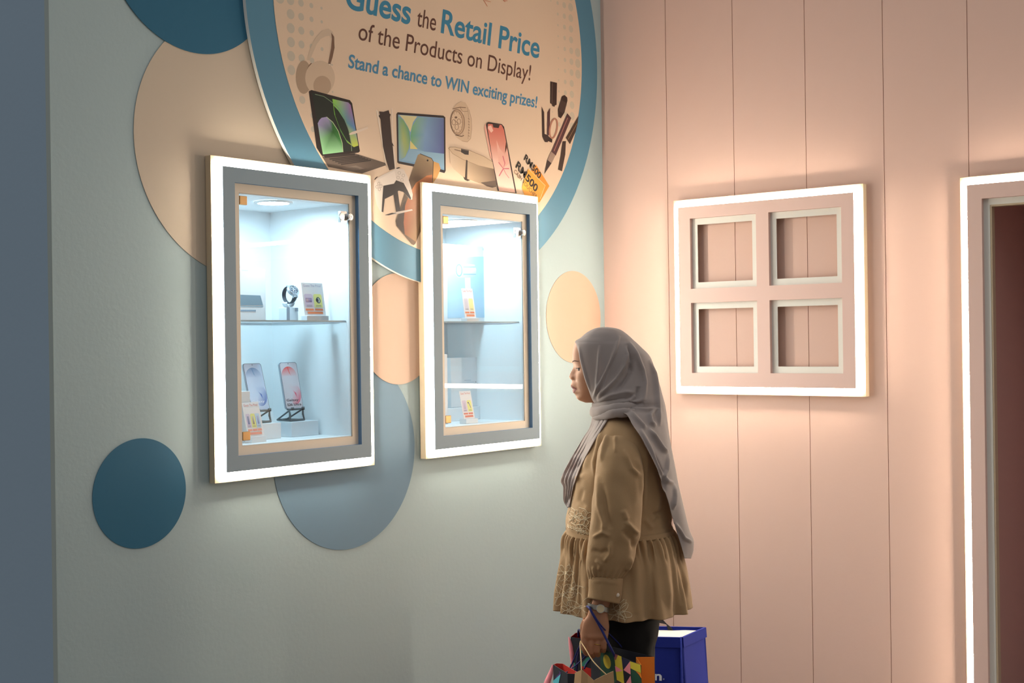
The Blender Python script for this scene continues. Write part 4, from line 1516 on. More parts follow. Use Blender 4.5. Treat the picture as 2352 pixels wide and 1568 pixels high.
def hand(sd):
    """back of the hand to the open side, fingers closed round the cords"""
    H = lambda x, y, d: PP(x, y, sd * d if sd > 0 else -d)
    D = .213
    PALM = [(1400, 1374, .0290, .0200, 0), (1412, 1372.5, .0315, .0190, .001), (1425, 1369.5, .0385, .0185, .001), (1440, 1368, .0420, .0180, 0), (1452, 1366.5, .0425, .0172, -.001), (1463, 1366, .0410, .0160, -.002), (1471, 1366, .0375, .0130, -.004), (1475, 1366, .032, .009, -.005)]
    rings = []
    for y in frange(1400, 1475, 26):
        x, a, b, dd = tab(PALM, y)
        R = []
        for k in range(30):
            t = 2 * pi * k / 30
            c, s = cos(t), sin(t)
            x_ = a * 747 * abs(c) ** .85 * (1 if c > 0 else -1)
            bump = 0.0
            if s > 0 and y > 1446:
                for q in (-27, -9, 9, 25):
                    bump += .0035 * math.exp(-((x_ - q) / 6.5) ** 2 - ((y - 1464) / 7) ** 2)
            R.append(H(x + x_, y, D + dd + b * abs(s) ** .9 * (1 if s > 0 else -1) + bump))
        rings.append(R)
    mb.loft(rings)
    # fingers: knuckle, first joint, second joint, tip (curling under, away from the open side)
    for (kx, ky, px_, py_, mx, my, tx, ty, r0) in (
            (1341, 1463, 1342.5, 1490, 1347, 1500, 1351, 1480, .0096),
            (1357.5, 1466, 1357, 1497, 1360, 1506, 1363, 1484, .0099),
            (1374, 1466, 1371.5, 1494, 1373, 1503, 1375, 1482, .0094),
            (1389, 1463, 1387, 1486, 1386.5, 1494, 1387, 1477, .0083)):
        pts = [H(kx, ky - 8, D - .002), H(kx, ky, D + .001), H((kx + px_) / 2, (ky + py_) / 2, D + .003), H(px_, py_, D - .001), H((px_ + mx) / 2, (py_ + my) / 2 + 1, D - .012), H(mx, my, D - .023), H((mx + tx) / 2, (my + ty) / 2 + 2, D - .034), H(tx, ty, D - .035), H(tx, ty - 6, D - .031)]
        mb.tube(pts, [r0 * 1.0, r0 * 1.06, r0 * .96, r0 * 1.02, r0 * .93, r0 * .95, r0 * .88, r0 * .8, r0 * .5], 12)
    # thumb from the side of the palm, closing over the curled fingers
    mb.tube([H(1350, 1424, D - .010), H(1343, 1438, D - .022), H(1341, 1455, D - .036), H(1346, 1470, D - .048), H(1354, 1480, D - .053), H(1358, 1485, D - .054)], [.0155, .0140, .0115, .0108, .0092, .0055], 14)


hand(1)
hand(-1)
raw = mb.build('person', M_SKIN)
md = raw.modifiers.new('skin', 'REMESH')
md.mode = 'VOXEL'; md.voxel_size = .0021; md.adaptivity = 0.0
md2 = raw.modifiers.new('soft', 'SMOOTH'); md2.factor = .5; md2.iterations = 2
dg = bpy.context.evaluated_depsgraph_get()
bme = bpy.data.meshes.new_from_object(raw.evaluated_get(dg))
bpy.data.objects.remove(raw, do_unlink=True)
for v in bme.vertices:
    v.co -= FOOT
bme.materials.clear(); bme.materials.append(M_SKIN)
person = bpy.data.objects.new('person', bme)
COL.objects.link(person)
person.location = (FOOT.x, FOOT.y, FOOT.z)
for p in bme.polygons:
    p.use_smooth = True
_lt = bme.attributes.new('lip_tint', 'FLOAT', 'POINT')
for i, v in enumerate(bme.vertices):
    w = v.co + FOOT
    if w.z < 1.25: continue
    x, y = to_px(w)
    if 878 < y < 908 and x < 1330:
        q = abs((w - CAM).dot(FW) - ZP) / .0235
        if q < 1.15:
            up_ = 883.0 + 9.5 * q ** 2.2 + 1.0 * math.exp(-(q / .12) ** 2)
            lo_ = 903.5 - 9.0 * q ** 2.2
            k = min(y - up_, lo_ - y) / 1.6
            _lt.data[i].value = max(0.0, min(1.0, k + .3))
tag(person, 'woman in a greige headscarf and khaki peplum blouse holding shopping bags, seen in profile', 'person')

# eyes, lids, brows
for sd in (1, -1):
    ec = PP(1335.0, 845.4, sd * .0305)
    mb = MB()
    R = .0117
    rings = []
    fd = (-RT + FW * -.0).normalized()
    for i in range(13):
        a = pi * i / 12
        rings.append([ec + fd * (R * cos(a)) + (UP * cos(2 * pi * k / 20) + FW * sin(2 * pi * k / 20)) * (R * sin(a) + 1e-5) for k in range(20)])
    for i in range(12):
        pass
    mb.loft(rings)
    n_iris = 20 * 4
    mb.mi = [1 if j < n_iris else 0 for j in range(len(mb.f))]
    mb.build('eye', [mat('eye_white', lin(176, 160, 150), .3), mat('dark_iris', lin(30, 20, 16), .3)], person, smooth=True)
    mb = MB()
    rows = []
    for i in range(9):                        # upper lid shell
        a = radians(2 + 86 * i / 8)
        rr = R * 1.10
        rows.append([ec + UP * (rr * sin(a)) + fd * (rr * cos(a) * cos(b_)) + FW * (rr * cos(a) * sin(b_) * 1.15) for b_ in frange(-1.35, 1.35, 15)])
    mb.grid(rows)
    mb.build('eyelid', M_SKIN, person, smooth=True, solid=.0008)
    mb = MB()
    a = radians(2); rr = R * 1.13
    for b_ in frange(-1.2, 1.2, 14):
        s0 = ec + UP * (rr * sin(a)) + fd * (rr * cos(a) * cos(b_)) + FW * (rr * cos(a) * sin(b_) * 1.15)
        dr = (fd * cos(b_) + FW * sin(b_) * .9)
        mb.tube([s0, s0 + dr * .0024 - UP * .0006, s0 + dr * .0042 + UP * .0004], [.0006, .0005, .0002], 5)
    L = [ec + UP * (rr * sin(a)) + fd * (rr * cos(a) * cos(b_)) + FW * (rr * cos(a) * sin(b_) * 1.15) for b_ in frange(-1.3, 1.3, 16)]
    mb.tube(L, .0008, 6)
    mb.build('eyelashes', mat('lash_black', lin(20, 16, 14), .6), person)

tree_body = BVHTree.FromPolygons([v.co + FOOT for v in bme.vertices], [list(p.vertices) for p in bme.polygons])
for sd in (1, -1):
    mb = MB()
    L, N_ = [], []
    for i in range(9):
        t = i / 8
        d = sd * (.011 + .036 * t)
        y = 832.5 - 4.5 * sin(min(1, t * 1.15) * 2.2) + 1.5 * t
        o_ = PP(1280, y, d)
        hit = tree_body.ray_cast(o_, RT)
        if hit[0]: L.append(hit[0] - RT * .0002)
    if len(L) > 3:
        n = len(L)
        mb.tube(L, [.0006 + .0009 * sin(pi * (i + .6) / n) for i in range(n)], 8)
        mb.build('eyebrow', mat('brow', lin(84, 60, 48), .8), person, smooth=True)

# ---------------- trousers, shoes
mb = MB()
for sd in (1, -1):
    LG = [(1395, 1382, 1516, .095, .085), (1440, 1388, 1512, .088, .088), (1470, 1392, 1504, .082, .088), (1505, 1396, 1505, .080, .088), (1600, 1398, 1503, .076, .088), (1750, 1402, 1500, .072, .088), (1885, 1404, 1498, .070, .088)]
    rings = []
    for y in frange(1395, 1885, 60):
        v = tab(LG, y)
        rings.append(row_ring(y, v[0], v[1], v[2], sd * v[3], 36))
    mb.loft(rings, cap=True)
tr = mb.build('trousers', M_BLACK, person, smooth=True)
carve(tr, [([(1480, 1425), (1455, 1470), (1490, 1510)], 5, .004), ([(1500, 1440), (1488, 1500), (1494, 1568)], 5, .004)], .003)
for sd in (1, -1):
    mb = MB()
    f = lambda x, y, d: PP(x, y, sd * .09 + d)
    rings = []
    for t in frange(0, 1, 14):
        x = 1482 - 142 * t
        w = .034 + .010 * sin(pi * min(1, t * 1.2)) - .02 * max(0, t - .8) * 4
        h = .075 - .045 * t if t < .6 else .048 - .03 * (t - .6) / .4
        c = PP(x, 1900, sd * .09)
        c.z = .002
        rings.append([c + FW * (-w * cos(a)) + Vector((0, 0, h * (sin(a) if sin(a) > 0 else 0))) for a in frange(0, 2 * pi * 23 / 24, 24)])
    mb.loft(rings)
    mb.build('shoe', M_SHOE, person, smooth=True)

# ---------------- blouse
mb = MB()
BOD = [(944, 1388, 1450, .066), (950, 1380, 1466, .098), (958, 1372, 1483, .128), (970, 1365, 1500, .162), (988, 1357, 1513, .190), (1012, 1348, 1523, .205), (1035, 1339, 1529, .206), (1060, 1330, 1533, .200), (1100, 1316, 1538, .190),
       (1131, 1312, 1541, .183), (1171, 1306, 1541, .178), (1200, 1301, 1541, .176), (1218, 1302, 1545, .179)]
NB = 200
for y in [0]:
    rings = [row_ring(y, *tab(BOD, y), n=NB, e=.92) for y in frange(944, 1218, 92)]
mb.loft(rings, cap=False)
bl = mb.build('blouse', M_TAN, person, smooth=True)
FB = [([(1382, 985), (1376, 1020), (1366, 1060), (1368, 1100)], 5, .006), ([(1372, 1000), (1352, 1050), (1340, 1080)], 6, .004), ([(1340, 1120), (1330, 1150), (1345, 1165)], 6, -.004), ([(1316, 1100), (1345, 1090)], 6, .003),
      ([(1480, 1020), (1484, 1060), (1478, 1130), (1474, 1180)], 6, .005), ([(1500, 1080), (1512, 1140), (1505, 1180)], 7, .004), ([(1500, 1205), (1512, 1190), (1505, 1180), (1530, 1170)], 4, -.004), ([(1535, 1150), (1540, 1200)], 5, .004),
      ([(1480, 1190), (1500, 1215)], 5, .003)]
FB = [(P, w, a * 1.5) for P, w, a in FB]
carve(bl, FB, .004, (16, 16, 8))
# peplum
PEP = [(1214, 1303, 1544, .179), (1222, 1300, 1547, .183), (1251, 1294, 1558, .193), (1290, 1289, 1570, .202), (1327, 1285, 1577, .207), (1360, 1283, 1582, .210), (1393, 1283, 1585, .212)]
mb = MB()
rings = []
NPP = 420
for i, y in enumerate(frange(1214, 1393, 70)):
    xl, xr, hd = tab(PEP, y)
    t = (y - 1214) / 181
    R = []
    for k in range(NPP):
        a = 2 * pi * k / NPP
        g = .0068 * math.exp(-((t - .10) / .16) ** 2) * (sin(46 * a + 1.3 * sin(3 * a)) + .4 * sin(71 * a)) * min(1, t * 14)
        wv = .013 * t ** 1.15 * sin(13 * a + 1.6 * sin(2 * a) + .5) + .006 * t * sin(23 * a + 1.0 + 2 * t)
        c, s = cos(a), sin(a)
        c = abs(c) ** .95 * (1 if c >= 0 else -1); s = abs(s) ** .95 * (1 if s >= 0 else -1)
        sc = 1 + (g + wv) / .19
        front = max(0, -c) ** 2
        wv *= .45 + .55 * max(0, -c) + .25 * max(0, c) ** 4
        yy = y + (t ** 3) * (3.0 * sin(9 * a) * front)
        R.append(PH((xl + xr) / 2 + (xr - xl) / 2 * c * (1 + (g + wv) / .16), yy, hd * s * sc))
    rings.append(R)
mb.loft(rings, cap=False)
pep = mb.build('peplum', M_TAN, bl, smooth=True, solid=.0015)
carve(pep, [([(1322, 1235), (1312, 1290), (1300, 1380)], 5, -.010), ([(1345, 1240), (1336, 1300), (1330, 1390)], 5, .008), ([(1330, 1240), (1326, 1320), (1318, 1400)], 4, -.007), ([(1492, 1240), (1498, 1300), (1500, 1400)], 8, -.007), ([(1520, 1240), (1534, 1320), (1540, 1400)], 7, .007), ([(1552, 1230), (1568, 1300), (1578, 1370)], 5, .008), ([(1544, 1225), (1560, 1300), (1566, 1390)], 5, -.008), ([(1460, 1250), (1462, 1330), (1458, 1410)], 9, .006)], .002)
mb = MB()
rings = [row_ring(y, *[v + q for v, q in zip(tab(BOD + [(1224, 1302, 1546, .180)], y), (-2.5, 2.5, .0035))], n=NB, e=.92) for y in (1212, 1215, 1219, 1222)]
mb.loft(rings, cap=False)
mb.build('waist_seam', M_TAN, bl, smooth=True)

# sleeves and cuffs
SLV = [(992, 1421, 14, .130, .028), (1000, 1421, 30, .150, .040), (1018, 1421, 42, .168, .047), (1030, 1421.5, 46, .178, .052), (1052, 1422, 50.5, .190, .058), (1107, 1421, 56, .207, .064), (1150, 1417, 57.5, .216, .066), (1174, 1416, 57.5, .219, .066),
       (1229, 1412, 58.5, .220, .066), (1254, 1406, 57, .219, .064), (1285, 1403, 56, .217, .062), (1305, 1399, 51, .216, .057), (1320, 1395, 43, .215, .050), (1329, 1392.5, 37.5, .215, .043)]
for sd in (1, -1):
    mb = MB(); rings = []
    for y in frange(992, 1329, 120):
        x, hw, d, hd = tab(SLV, y)
        R = []
        gth = math.exp(-((y - 1326) / 16) ** 2)
        for k in range(140):
            a = 2 * pi * k / 140
            g = 1 + gth * .045 * sin(22 * a + .8 * sin(3 * a))
            R.append(PP(x + hw * cos(a) * g, y + 6 * gth * 0, sd * d + hd * sin(a) * g))
        rings.append(R)
    mb.loft(rings, cap=False)
    sl = mb.build('sleeve', M_TAN, bl, smooth=True)
    fs = []
    if sd > 0:
        fs = [([(1432, 1032), (1450, 1075), (1472, 1095)], 5, .006), ([(1412, 1000), (1414, 1040)], 4, .004), ([(1398, 985), (1385, 1030), (1378, 1060)], 5, .005), ([(1462, 1050), (1474, 1090), (1476, 1140)], 5, .004),
              ([(1372, 1090), (1376, 1160), (1388, 1200), (1386, 1228)], 6, .006), ([(1384, 1110), (1392, 1180), (1402, 1215)], 6, -.005), ([(1435, 1195), (1452, 1215), (1468, 1228)], 5, .007), ([(1430, 1215), (1452, 1240), (1458, 1262)], 6, -.006),
              ([(1362, 1235), (1384, 1222), (1402, 1232)], 4, .005), ([(1360, 1262), (1380, 1270), (1398, 1262)], 5, -.004), ([(1403, 1243), (1401, 1270), (1388, 1290)], 4, .006), ([(1368, 1285), (1380, 1296), (1374, 1312)], 4, .004),
              ([(1452, 1280), (1446, 1300), (1440, 1312)], 4, .006), ([(1430, 1170), (1440, 1195)], 6, .004), ([(1362, 1300), (1366, 1322)], 3, .003)]
    fs = [(P, w, a * 1.5) for P, w, a in fs]
    carve(sl, fs, .005, (15, 15, 9))
    mb = MB(); rings = []
    CUF = [(1326, 1392, 38.5, .043), (1334, 1391.5, 38.5, .043), (1358, 1390, 37.5, .042), (1380, 1386.5, 36.5, .041)]
    for y in frange(1326, 1380, 16):
        x, hw, hd = tab(CUF, y)
        rings.append([PP(x + hw * cos(2 * pi * k / 60), y + 5.0 * cos(2 * pi * k / 60) * ((y - 1326) / 54) + (2.0 * cos(2 * pi * k / 60)), sd * .215 + hd * sin(2 * pi * k / 60)) for k in range(60)])
    mb.loft(rings, cap=False)
    cf = mb.build('cuff', M_TAN, bl, smooth=True, solid=.002)
    if sd > 0: carve(cf, [([(1362, 1336), (1385, 1334), (1425, 1340)], 2.5, .0025), ([(1380, 1340), (1386, 1378)], 3, .002)], .0012)

# things fixed on the cloth are found by looking from the open side
def bvh_of(objs):
    V, F_ = [], []
    for o in objs:
        off = parent_origin(o)
        b = len(V)
        V += [v.co + off for v in o.data.vertices]; F_ += [[b + i for i in p.vertices] for p in o.data.polygons]
    return BVHTree.FromPolygons(V, F_)


slv = [o for o in bl.children if o.name.startswith(('sleeve', 'cuff'))]
T_CLOTH = bvh_of([bl, pep] + slv)


def on_cloth(x, y, lift=.0012, T=None):
    r = ray(x, y)
    h = (T or T_CLOTH).ray_cast(CAM, r.normalized())
    return (h[0] - r.normalized() * lift) if h[0] else None


def thread(mbx, pts, r=.0011, T=None, dense=3):
    L = []
    run = []
    for (ax, ay), (bx, by) in zip(pts[:-1], pts[1:]):
        n = max(2, int(hypot(bx - ax, by - ay) / dense))
        for i in range(n):
            p = on_cloth(ax + (bx - ax) * i / n, ay + (by - ay) * i / n, .0010, T)
            if p is None or (run and (p - run[-1]).length > .03):
                if len(run) > 2: mbx.tube(run, r, 6)
                run = []
            if p is not None: run.append(p)
    if len(run) > 2: mbx.tube(run, r, 6)


T_PEP = bvh_of([pep]); T_BOD = bvh_of([bl])
E_ = lambda P: [(1260 + .3062 * x, 960 + .3062 * y) for x, y in P]
mb = MB()
def petal(mbx, cx, cy, ang, ln, wd, T):
    P = []
    for i in range(15):
        t = i / 14
        P.append((ln * (1 - cos(2 * pi * t)) / 2, wd * sin(2 * pi * t) * (.6 + .4 * sin(pi * t))))
    a = radians(ang)
    thread(mbx, [(cx + cos(a) * x - sin(a) * y, cy + sin(a) * x + cos(a) * y) for x, y in P], .0009, T, 2)
# flowers on the peplum front
for cx, cy, sc, a0 in ((1334, 1394, 1.3, 20), (1292, 1366, 1.1, 0), (1316, 1352, .6, 40), (1422, 1408, 1.15, 10), (1298, 1316, .8, 60), (1306, 1402, .7, 30)):
    for k in range(6):
        petal(mb, cx, cy, a0 + 60 * k, 26 * sc, 6.5 * sc, T_PEP)
    for k in range(8):
        a = radians(45 * k)
    thread(mb, [(cx + 4 * cos(radians(40 * k)), cy + 3 * sin(radians(40 * k))) for k in range(10)], .0012, T_PEP, 1.2)
for P in ([(50, 1400), (110, 1240), (180, 1160), (150, 1080)], [(60, 1250), (150, 1330), (185, 1420)], [(185, 1100), (180, 1180), (205, 1260), (200, 1330)], [(40, 1405), (70, 1330), (60, 1250), (90, 1190)], [(270, 1270), (200, 1250), (180, 1290)], [(190, 1500), (215, 1480), (260, 1515)],
          [(470, 1440), (520, 1400), (575, 1350)], [(475, 1455), (540, 1430), (580, 1400), (580, 1350)], [(480, 1470), (540, 1500), (590, 1515)], [(520, 1470), (560, 1440), (590, 1515)]):
    thread(mb, E_(P), .0009, T_PEP)
mb.build('embroidery', M_THREAD, bl, smooth=True)
mb = MB()
for cx, cy, sc, a0 in ((1345, 1191, .72, 15), (1322, 1186, .6, 40), (1334, 1216, .5, 0)):
    for k in range(6):
        petal(mb, cx, cy, a0 + 60 * k, 26 * sc, 7.5 * sc, T_BOD)
    thread(mb, [(cx + 3 * cos(radians(40 * k)), cy + 3 * sin(radians(40 * k))) for k in range(10)], .0012, T_BOD, 1.2)
sc_ = []
for k in range(40):
    t = k / 39
    sc_.append((1304 + 54 * t, 1207 + 20 * t + 3.0 * abs(sin(9 * pi * t))))
thread(mb, sc_, .0014, T_BOD, 2)
thread(mb, [(x, y - 4) for x, y in sc_], .0009, T_BOD, 2)
for P in ([(1305, 1180), (1312, 1165), (1322, 1172), (1316, 1190), (1305, 1200)], [(1330, 1165), (1345, 1170), (1352, 1180)], [(1312, 1200), (1322, 1206), (1335, 1204), (1350, 1212)], [(1352, 1200), (1346, 1210), (1356, 1222)], [(1318, 1140), (1312, 1160), (1308, 1185)]):
    thread(mb, P, .0012, T_BOD, 2)
mb.build('waist_lace', M_THREAD, bl, smooth=True)
# pearl button on the cuff
bp_ = on_cloth(1418.5, 1366, .002)
mb = MB()
rings = []
ax = (CAM - bp_).normalized(); q1 = ax.orthogonal().normalized(); q2 = ax.cross(q1)
for i in range(9):
    a = pi * i / 8
    rings.append([bp_ + ax * (.0035 * cos(a)) + (q1 * cos(2 * pi * k / 18) + q2 * sin(2 * pi * k / 18)) * (.0062 * sin(a) + 1e-5) for k in range(18)])
mb.loft(rings); mb.build('button', mat('pearl', lin(222, 204, 184), .25, spec=.6), bl, smooth=True)

# ---------------- headscarf
HD = [  # y, opening edge x, opening edge depth, back x, half width, drape blend
    (752.0, 1386, .000, 1398, .004, 0), (753.5, 1372, .0, 1412, .026, 0), (757, 1361, .0, 1424, .043, 0), (765, 1347, .0, 1437, .062, 0), (775, 1335, .0, 1449, .073, 0), (784.5, 1321.3, .001, 1459, .081, 0),
    (790, 1323.5, .025, 1465, .085, 0), (800, 1326.5, .043, 1475, .089, 0), (815, 1331, .056, 1490, .094, 0), (830, 1335, .062, 1498, .098, 0), (846, 1338.5, .066, 1503, .101, 0), (862, 1342, .068, 1508, .103, 0), (882, 1348, .066, 1514, .110, 0),
    (900, 1354, .055, 1519, .118, 0), (915, 1359.5, .037, 1523, .128, .0), (923, 1364, .030, 1525, .136, .05), (932, 1384, .078, 1527, .147, .25), (942, 1415, .132, 1528.5, .160, .6), (952, 1439, .172, 1530, .176, .9), (975, 1452, .196, 1533, .196, 1),
    (1001, 1466, .208, 1537, .208, 1), (1034, 1483, .206, 1543, .206, 1), (1098, 1514, .182, 1554, .182, 1), (1147, 1533, .150, 1565, .150, 1), (1179, 1542, .125, 1573, .125, 1), (1217, 1553, .100, 1583, .100, 1), (1245, 1562, .090, 1593, .09, 1), (1262, 1567, .085, 1592, .085, 1), (1282, 1572, .08, 1586, .08, 1)]
ys = frange(752, 935, 190) + frange(936, 1282, 170)
rows = []
NT = 150
for y in ys:
    xe, de, xb, wh, bl_ = tab(HD, y)
    near = []
    for k in range(NT + 1):
        t = pi * k / NT
        x = xe + (xb - xe) * (1 - cos(t)) / 2
        if t < pi / 2: d0 = de + (wh - de) * sin(t)
        else: d0 = wh * sin(t)
        d1 = de * cos(t / 2) ** .8 if t < pi else 0
        near.append((x, d0 * (1 - bl_) + d1 * bl_))
    row = [PP(x, y, d) for x, d in near] + [PP(x, y, -d) for x, d in near[::-1][1:]]
    rows.append(row)
mb = MB(); mb.grid(rows)
hj = mb.build('headscarf', M_HIJAB, person, smooth=True)
C2 = lambda P: [(1280 + .1531 * x, 740 + .1531 * y) for x, y in P]
FH = [(C2([(640, 345), (620, 600), (600, 850), (590, 1060)]), 3.0, .0035), (C2([(930, 200), (860, 450), (740, 720), (620, 960), (530, 1160)]), 3.0, .0045), (C2([(780, 700), (700, 980), (620, 1120)]), 2.5, .003),
      (C2([(1040, 300), (1050, 500), (1000, 660), (880, 860), (720, 1020), (600, 1150)]), 4.0, .0065), (C2([(1090, 600), (1090, 760), (1000, 900), (850, 1060)]), 5.5, -.006), (C2([(1060, 290), (1180, 500), (1270, 720), (1305, 900), (1300, 1180)]), 4.0, .007),
      (C2([(1040, 330), (1120, 560), (1120, 760)]), 4.5, -.007), (C2([(1390, 560), (1450, 780), (1490, 1100), (1500, 1300), (1540, 1560)]), 3.6, .007), (C2([(1220, 960), (1210, 1120), (1100, 1180)]), 5, -.006), (C2([(560, 1240), (800, 1190), (1050, 1120), (1180, 1060)]), 4.0, -.006),
      (C2([(600, 1190), (800, 1100), (1020, 1050), (1160, 1060)]), 4.0, .004), (C2([(1000, 1240), (1150, 1310), (1330, 1320), (1480, 1290)]), 4.0, .006), (C2([(960, 1250), (1100, 1360), (1250, 1520), (1330, 1600)]), 4.0, .006), (C2([(1480, 1290), (1380, 1400), (1400, 1500), (1480, 1560)]), 3.5, .006),
      (C2([(330, 350), (370, 560), (430, 800), (500, 1040)]), 2.5, .003), (C2([(1300, 1200), (1200, 1230), (1060, 1200)]), 4, -.005),
      ([(1490, 985), (1505, 1005), (1520, 1030), (1532, 1040)], 3.5, .007), ([(1470, 985), (1490, 1030), (1510, 1075), (1530, 1105), (1548, 1110)], 4, .006), ([(1500, 1040), (1520, 1085), (1527, 1130)], 3.5, -.005), ([(1534, 1040), (1530, 1080), (1522, 1095)], 3, .005),
      ([(1548, 1110), (1550, 1140), (1545, 1170)], 3.5, .006), ([(1550, 1200), (1570, 1235), (1590, 1245)], 3, .005), ([(1440, 965), (1470, 1010), (1495, 1060), (1520, 1115)], 3, .004)]
FH = [(P, w * 1.05, a * 1.7) for P, w, a in FH]
carve(hj, FH, .0022, (14, 14, 5), facing=.0)
md = hj.modifiers.new('solid', 'SOLIDIFY'); md.thickness = .0012; md.offset = 1

# neck wrap: three soft rolls one over the other
mb = MB()
for (yf, yb, r, xf, xb, hd) in ((933, 923, .0110, 1366, 1475, .118), (945, 934, .0125, 1361, 1482, .140), (955, 945, .0100, 1365, 1490, .152)):
    pts = []
    for k in range(64):
        a = 2 * pi * k / 64
        c = -cos(a)
        pts.append((xf + (xb - xf) * (1 + c) / 2, yf + (yb - yf) * ((1 + c) / 2) ** .8 + 1.5 * sin(3 * a), hd * sin(a)))
    rings = []
    for k in range(64):
        p = PP(*pts[k]); q = PP(*pts[(k + 1) % 64]); o_ = PP(*pts[k - 1])
        t = (q - o_).normalized(); n1 = t.cross(Vector((0, 0, 1))).normalized(); n2 = n1.cross(t)
        rings.append([p + n1 * (r * .75 * cos(2 * pi * j / 14)) + n2 * (r * 1.25 * sin(2 * pi * j / 14)) for j in range(14)])
    mb.grid(rings + [rings[0]], closed=True)
nw = mb.build('neck_wrap', M_HIJAB, hj, smooth=True)
carve(nw, [], .0035, (30, 30, 60))
# front fall of the scarf
FL = [(948, 1360, 1402), (963, 1359, 1395), (985, 1352, 1381), (1001, 1341, 1371), (1028, 1325, 1356), (1060, 1307, 1339), (1093, 1291, 1326), (1105, 1288, 1322), (1117, 1295, 1318), (1147, 1295, 1312), (1166, 1304, 1309)]
rows = []
T_FALL = bvh_of([bl])
for y in frange(948, 1166, 90):
    xl, xr = tab(FL, y)
    row = []
    t_ = (y - 948) / 218
    dp = None
    for k in range(61):
        s = 1 - k / 60
        x = xl + (xr - xl) * s
        h = T_FALL.ray_cast(CAM, ray(x, y).normalized())
        hd_ = ZP - (h[0] - CAM).dot(FW) if h[0] else None
        if hd_ is None or (dp is not None and dp - hd_ > .008): hd_ = (dp - .0018) if dp is not None else .03
        dp = max(hd_, -.05)
        d = dp + .010 + .0055 * sin(s * 4.3 * 2 * pi + 1.2 * t_ + .8 * sin(7 * t_)) * min(1, t_ * 5 + .3)
        row.append(PP(x + 1.2 * sin(s * 26 + t_ * 5), y, d))
    rows.append(row[::-1])
for it in range(3):
    rows = [[(rows[i][j] * 2 + rows[max(i - 1, 0)][j] + rows[min(i + 1, len(rows) - 1)][j]) / 4 for j in range(61)] for i in range(len(rows))]
mb = MB(); mb.grid(rows)
ff = mb.build('front_fall', M_HIJAB, hj, smooth=True, solid=.0014)

# ---------------- wrist watch and ring
mb = MB()
rows = []
for k in range(40):
    a = 2 * pi * k / 40
    cx, cy = 1374.5, 1396
    P = [PP(cx + 25.0 * cos(a), cy + 5.5 * cos(a) + o1, .213 + .0255 * sin(a) * f) for o1, f in ((-6.0, 1.0), (-5.5, 1.1), (5.5, 1.1), (6.0, 1.0))]
    rows.append(P)
mb.grid(rows + [rows[0]], closed=True)
M_STEEL = mat('watch_steel', lin(190, 186, 178), .3, metal=.9)
wtch = mb.build('wrist_watch', M_STEEL, person)
wn = (CAM - PP(1379, 1398, .24)).normalized()
wc_ = PP(1379.5, 1397.5, .2425)
mb = MB(); mb.cyl(wc_ - wn * .003, wc_ + wn * .004, .0128, 32); mb.build('case', M_STEEL, wtch, bevel=.0008)
mb = MB(); mb.cyl(wc_ + wn * .0041, wc_ + wn * .0045, .0105, 32); mb.build('dial', mat('champagne_dial', lin(206, 186, 150), .3), wtch)
mb = MB()
rr_ = []
for k in range(24):
    a = 2 * pi * k / 24
    rr_.append(PP(1372.5 + 7.8 * cos(a), 1480 + 1.5 * cos(a), .2155 + .0108 * sin(a)))
mb.tube(rr_ + rr_[:1], .0011, 8, cap=False); mb.build('ring', M_GOLD, person, smooth=True)


# ================================================================== SHOPPING BAGS
def plane_fn(o, u, v):
    """picture position -> the plane through o spanned by u, v, with a small lift towards the viewer"""
    n = u.cross(v).normalized()
    if n.dot(CAM - o) < 0: n = -n
    def fn(px, py, l):
        d = ray(px, py)
        k = (o - CAM).dot(n) / d.dot(n)
        return CAM + d * k + n * l
    return fn


def zdepth(px, py, z):
    """place on the level z seen at a picture position"""
    d = ray(px, py)
    return CAM + d * ((z - CAM.z) / d.z)


def cloth_quad(mb, P, mi=0, nx=1):
    mb.add(P, [(0, 1, 2, 3)], mi)


INK = print_mat()
NAVY, DKGR, YELW, PINKC, REDC, TEALC, CYAN, ORNG, PURP = lin(26, 28, 64), lin(30, 76, 58), lin(206, 190, 60), lin(232, 138, 150), lin(196, 44, 36), lin(64, 140, 124), lin(96, 200, 216), lin(226, 132, 36), lin(84, 52, 120)
M_BAGDK = mat('dark_print_paper', lin(34, 36, 48), .6)
M_BAGRED = mat('red_inner_paper', lin(204, 48, 38), .6)
M_BAGOR = mat('orange_paper', lin(222, 128, 34), .6)
M_BAGPK = mat('pink_paper', lin(232, 140, 152), .6)
M_CORD = mat('navy_cord', lin(26, 36, 110), .65)
M_TWINE = mat('twine', lin(210, 178, 132), .8)
M_KRAFT = mat('kraft_paper', lin(186, 148, 108), .75, vary=.05, vscale=30)
down = Vector((0, 0, -1))


def paper_bag(name, F1, F2, B2, B1, hgt, label, mats, crease=.3, cpt=None):
    """open gusseted paper bag from its four top corners; mats: front/back, left gusset, right gusset, inside"""
    base = (F1 + F2 + B1 + B2) / 4 + down * hgt
    t = thing(name, base, label, 'shopping bag', 'paper shopping bags in her hand')
    th = .0012
    dn = down * hgt
    def shell(pts, name_, m, close=False):
        mb = MB()
        rows = [[p + dn * k for p in pts] for k in (0, .08, .5, 1.0)]
        mb.grid(rows)
        return mb.build(name_, m, t, solid=th)
    fr = shell([F1, F2], 'front_panel', mats[0])
    bk = shell([B1, B2], 'back_panel', mats[3])
    mid = lambda a, b, k, q: (a + b) / 2 + (q - (a + b) / 2) * k
    ctr = (F1 + F2 + B1 + B2) / 4
    shell([F2, cpt or mid(F2, B2, crease, ctr), B2], 'right_gusset', mats[2])
    shell([F1, mid(F1, B1, crease, ctr), B1], 'left_gusset', mats[1])
    mb = MB(); mb.add([F1 + dn, F2 + dn, B2 + dn, B1 + dn], [(0, 1, 2, 3)]); mb.build('bottom', mats[0], t)
    return t, fr


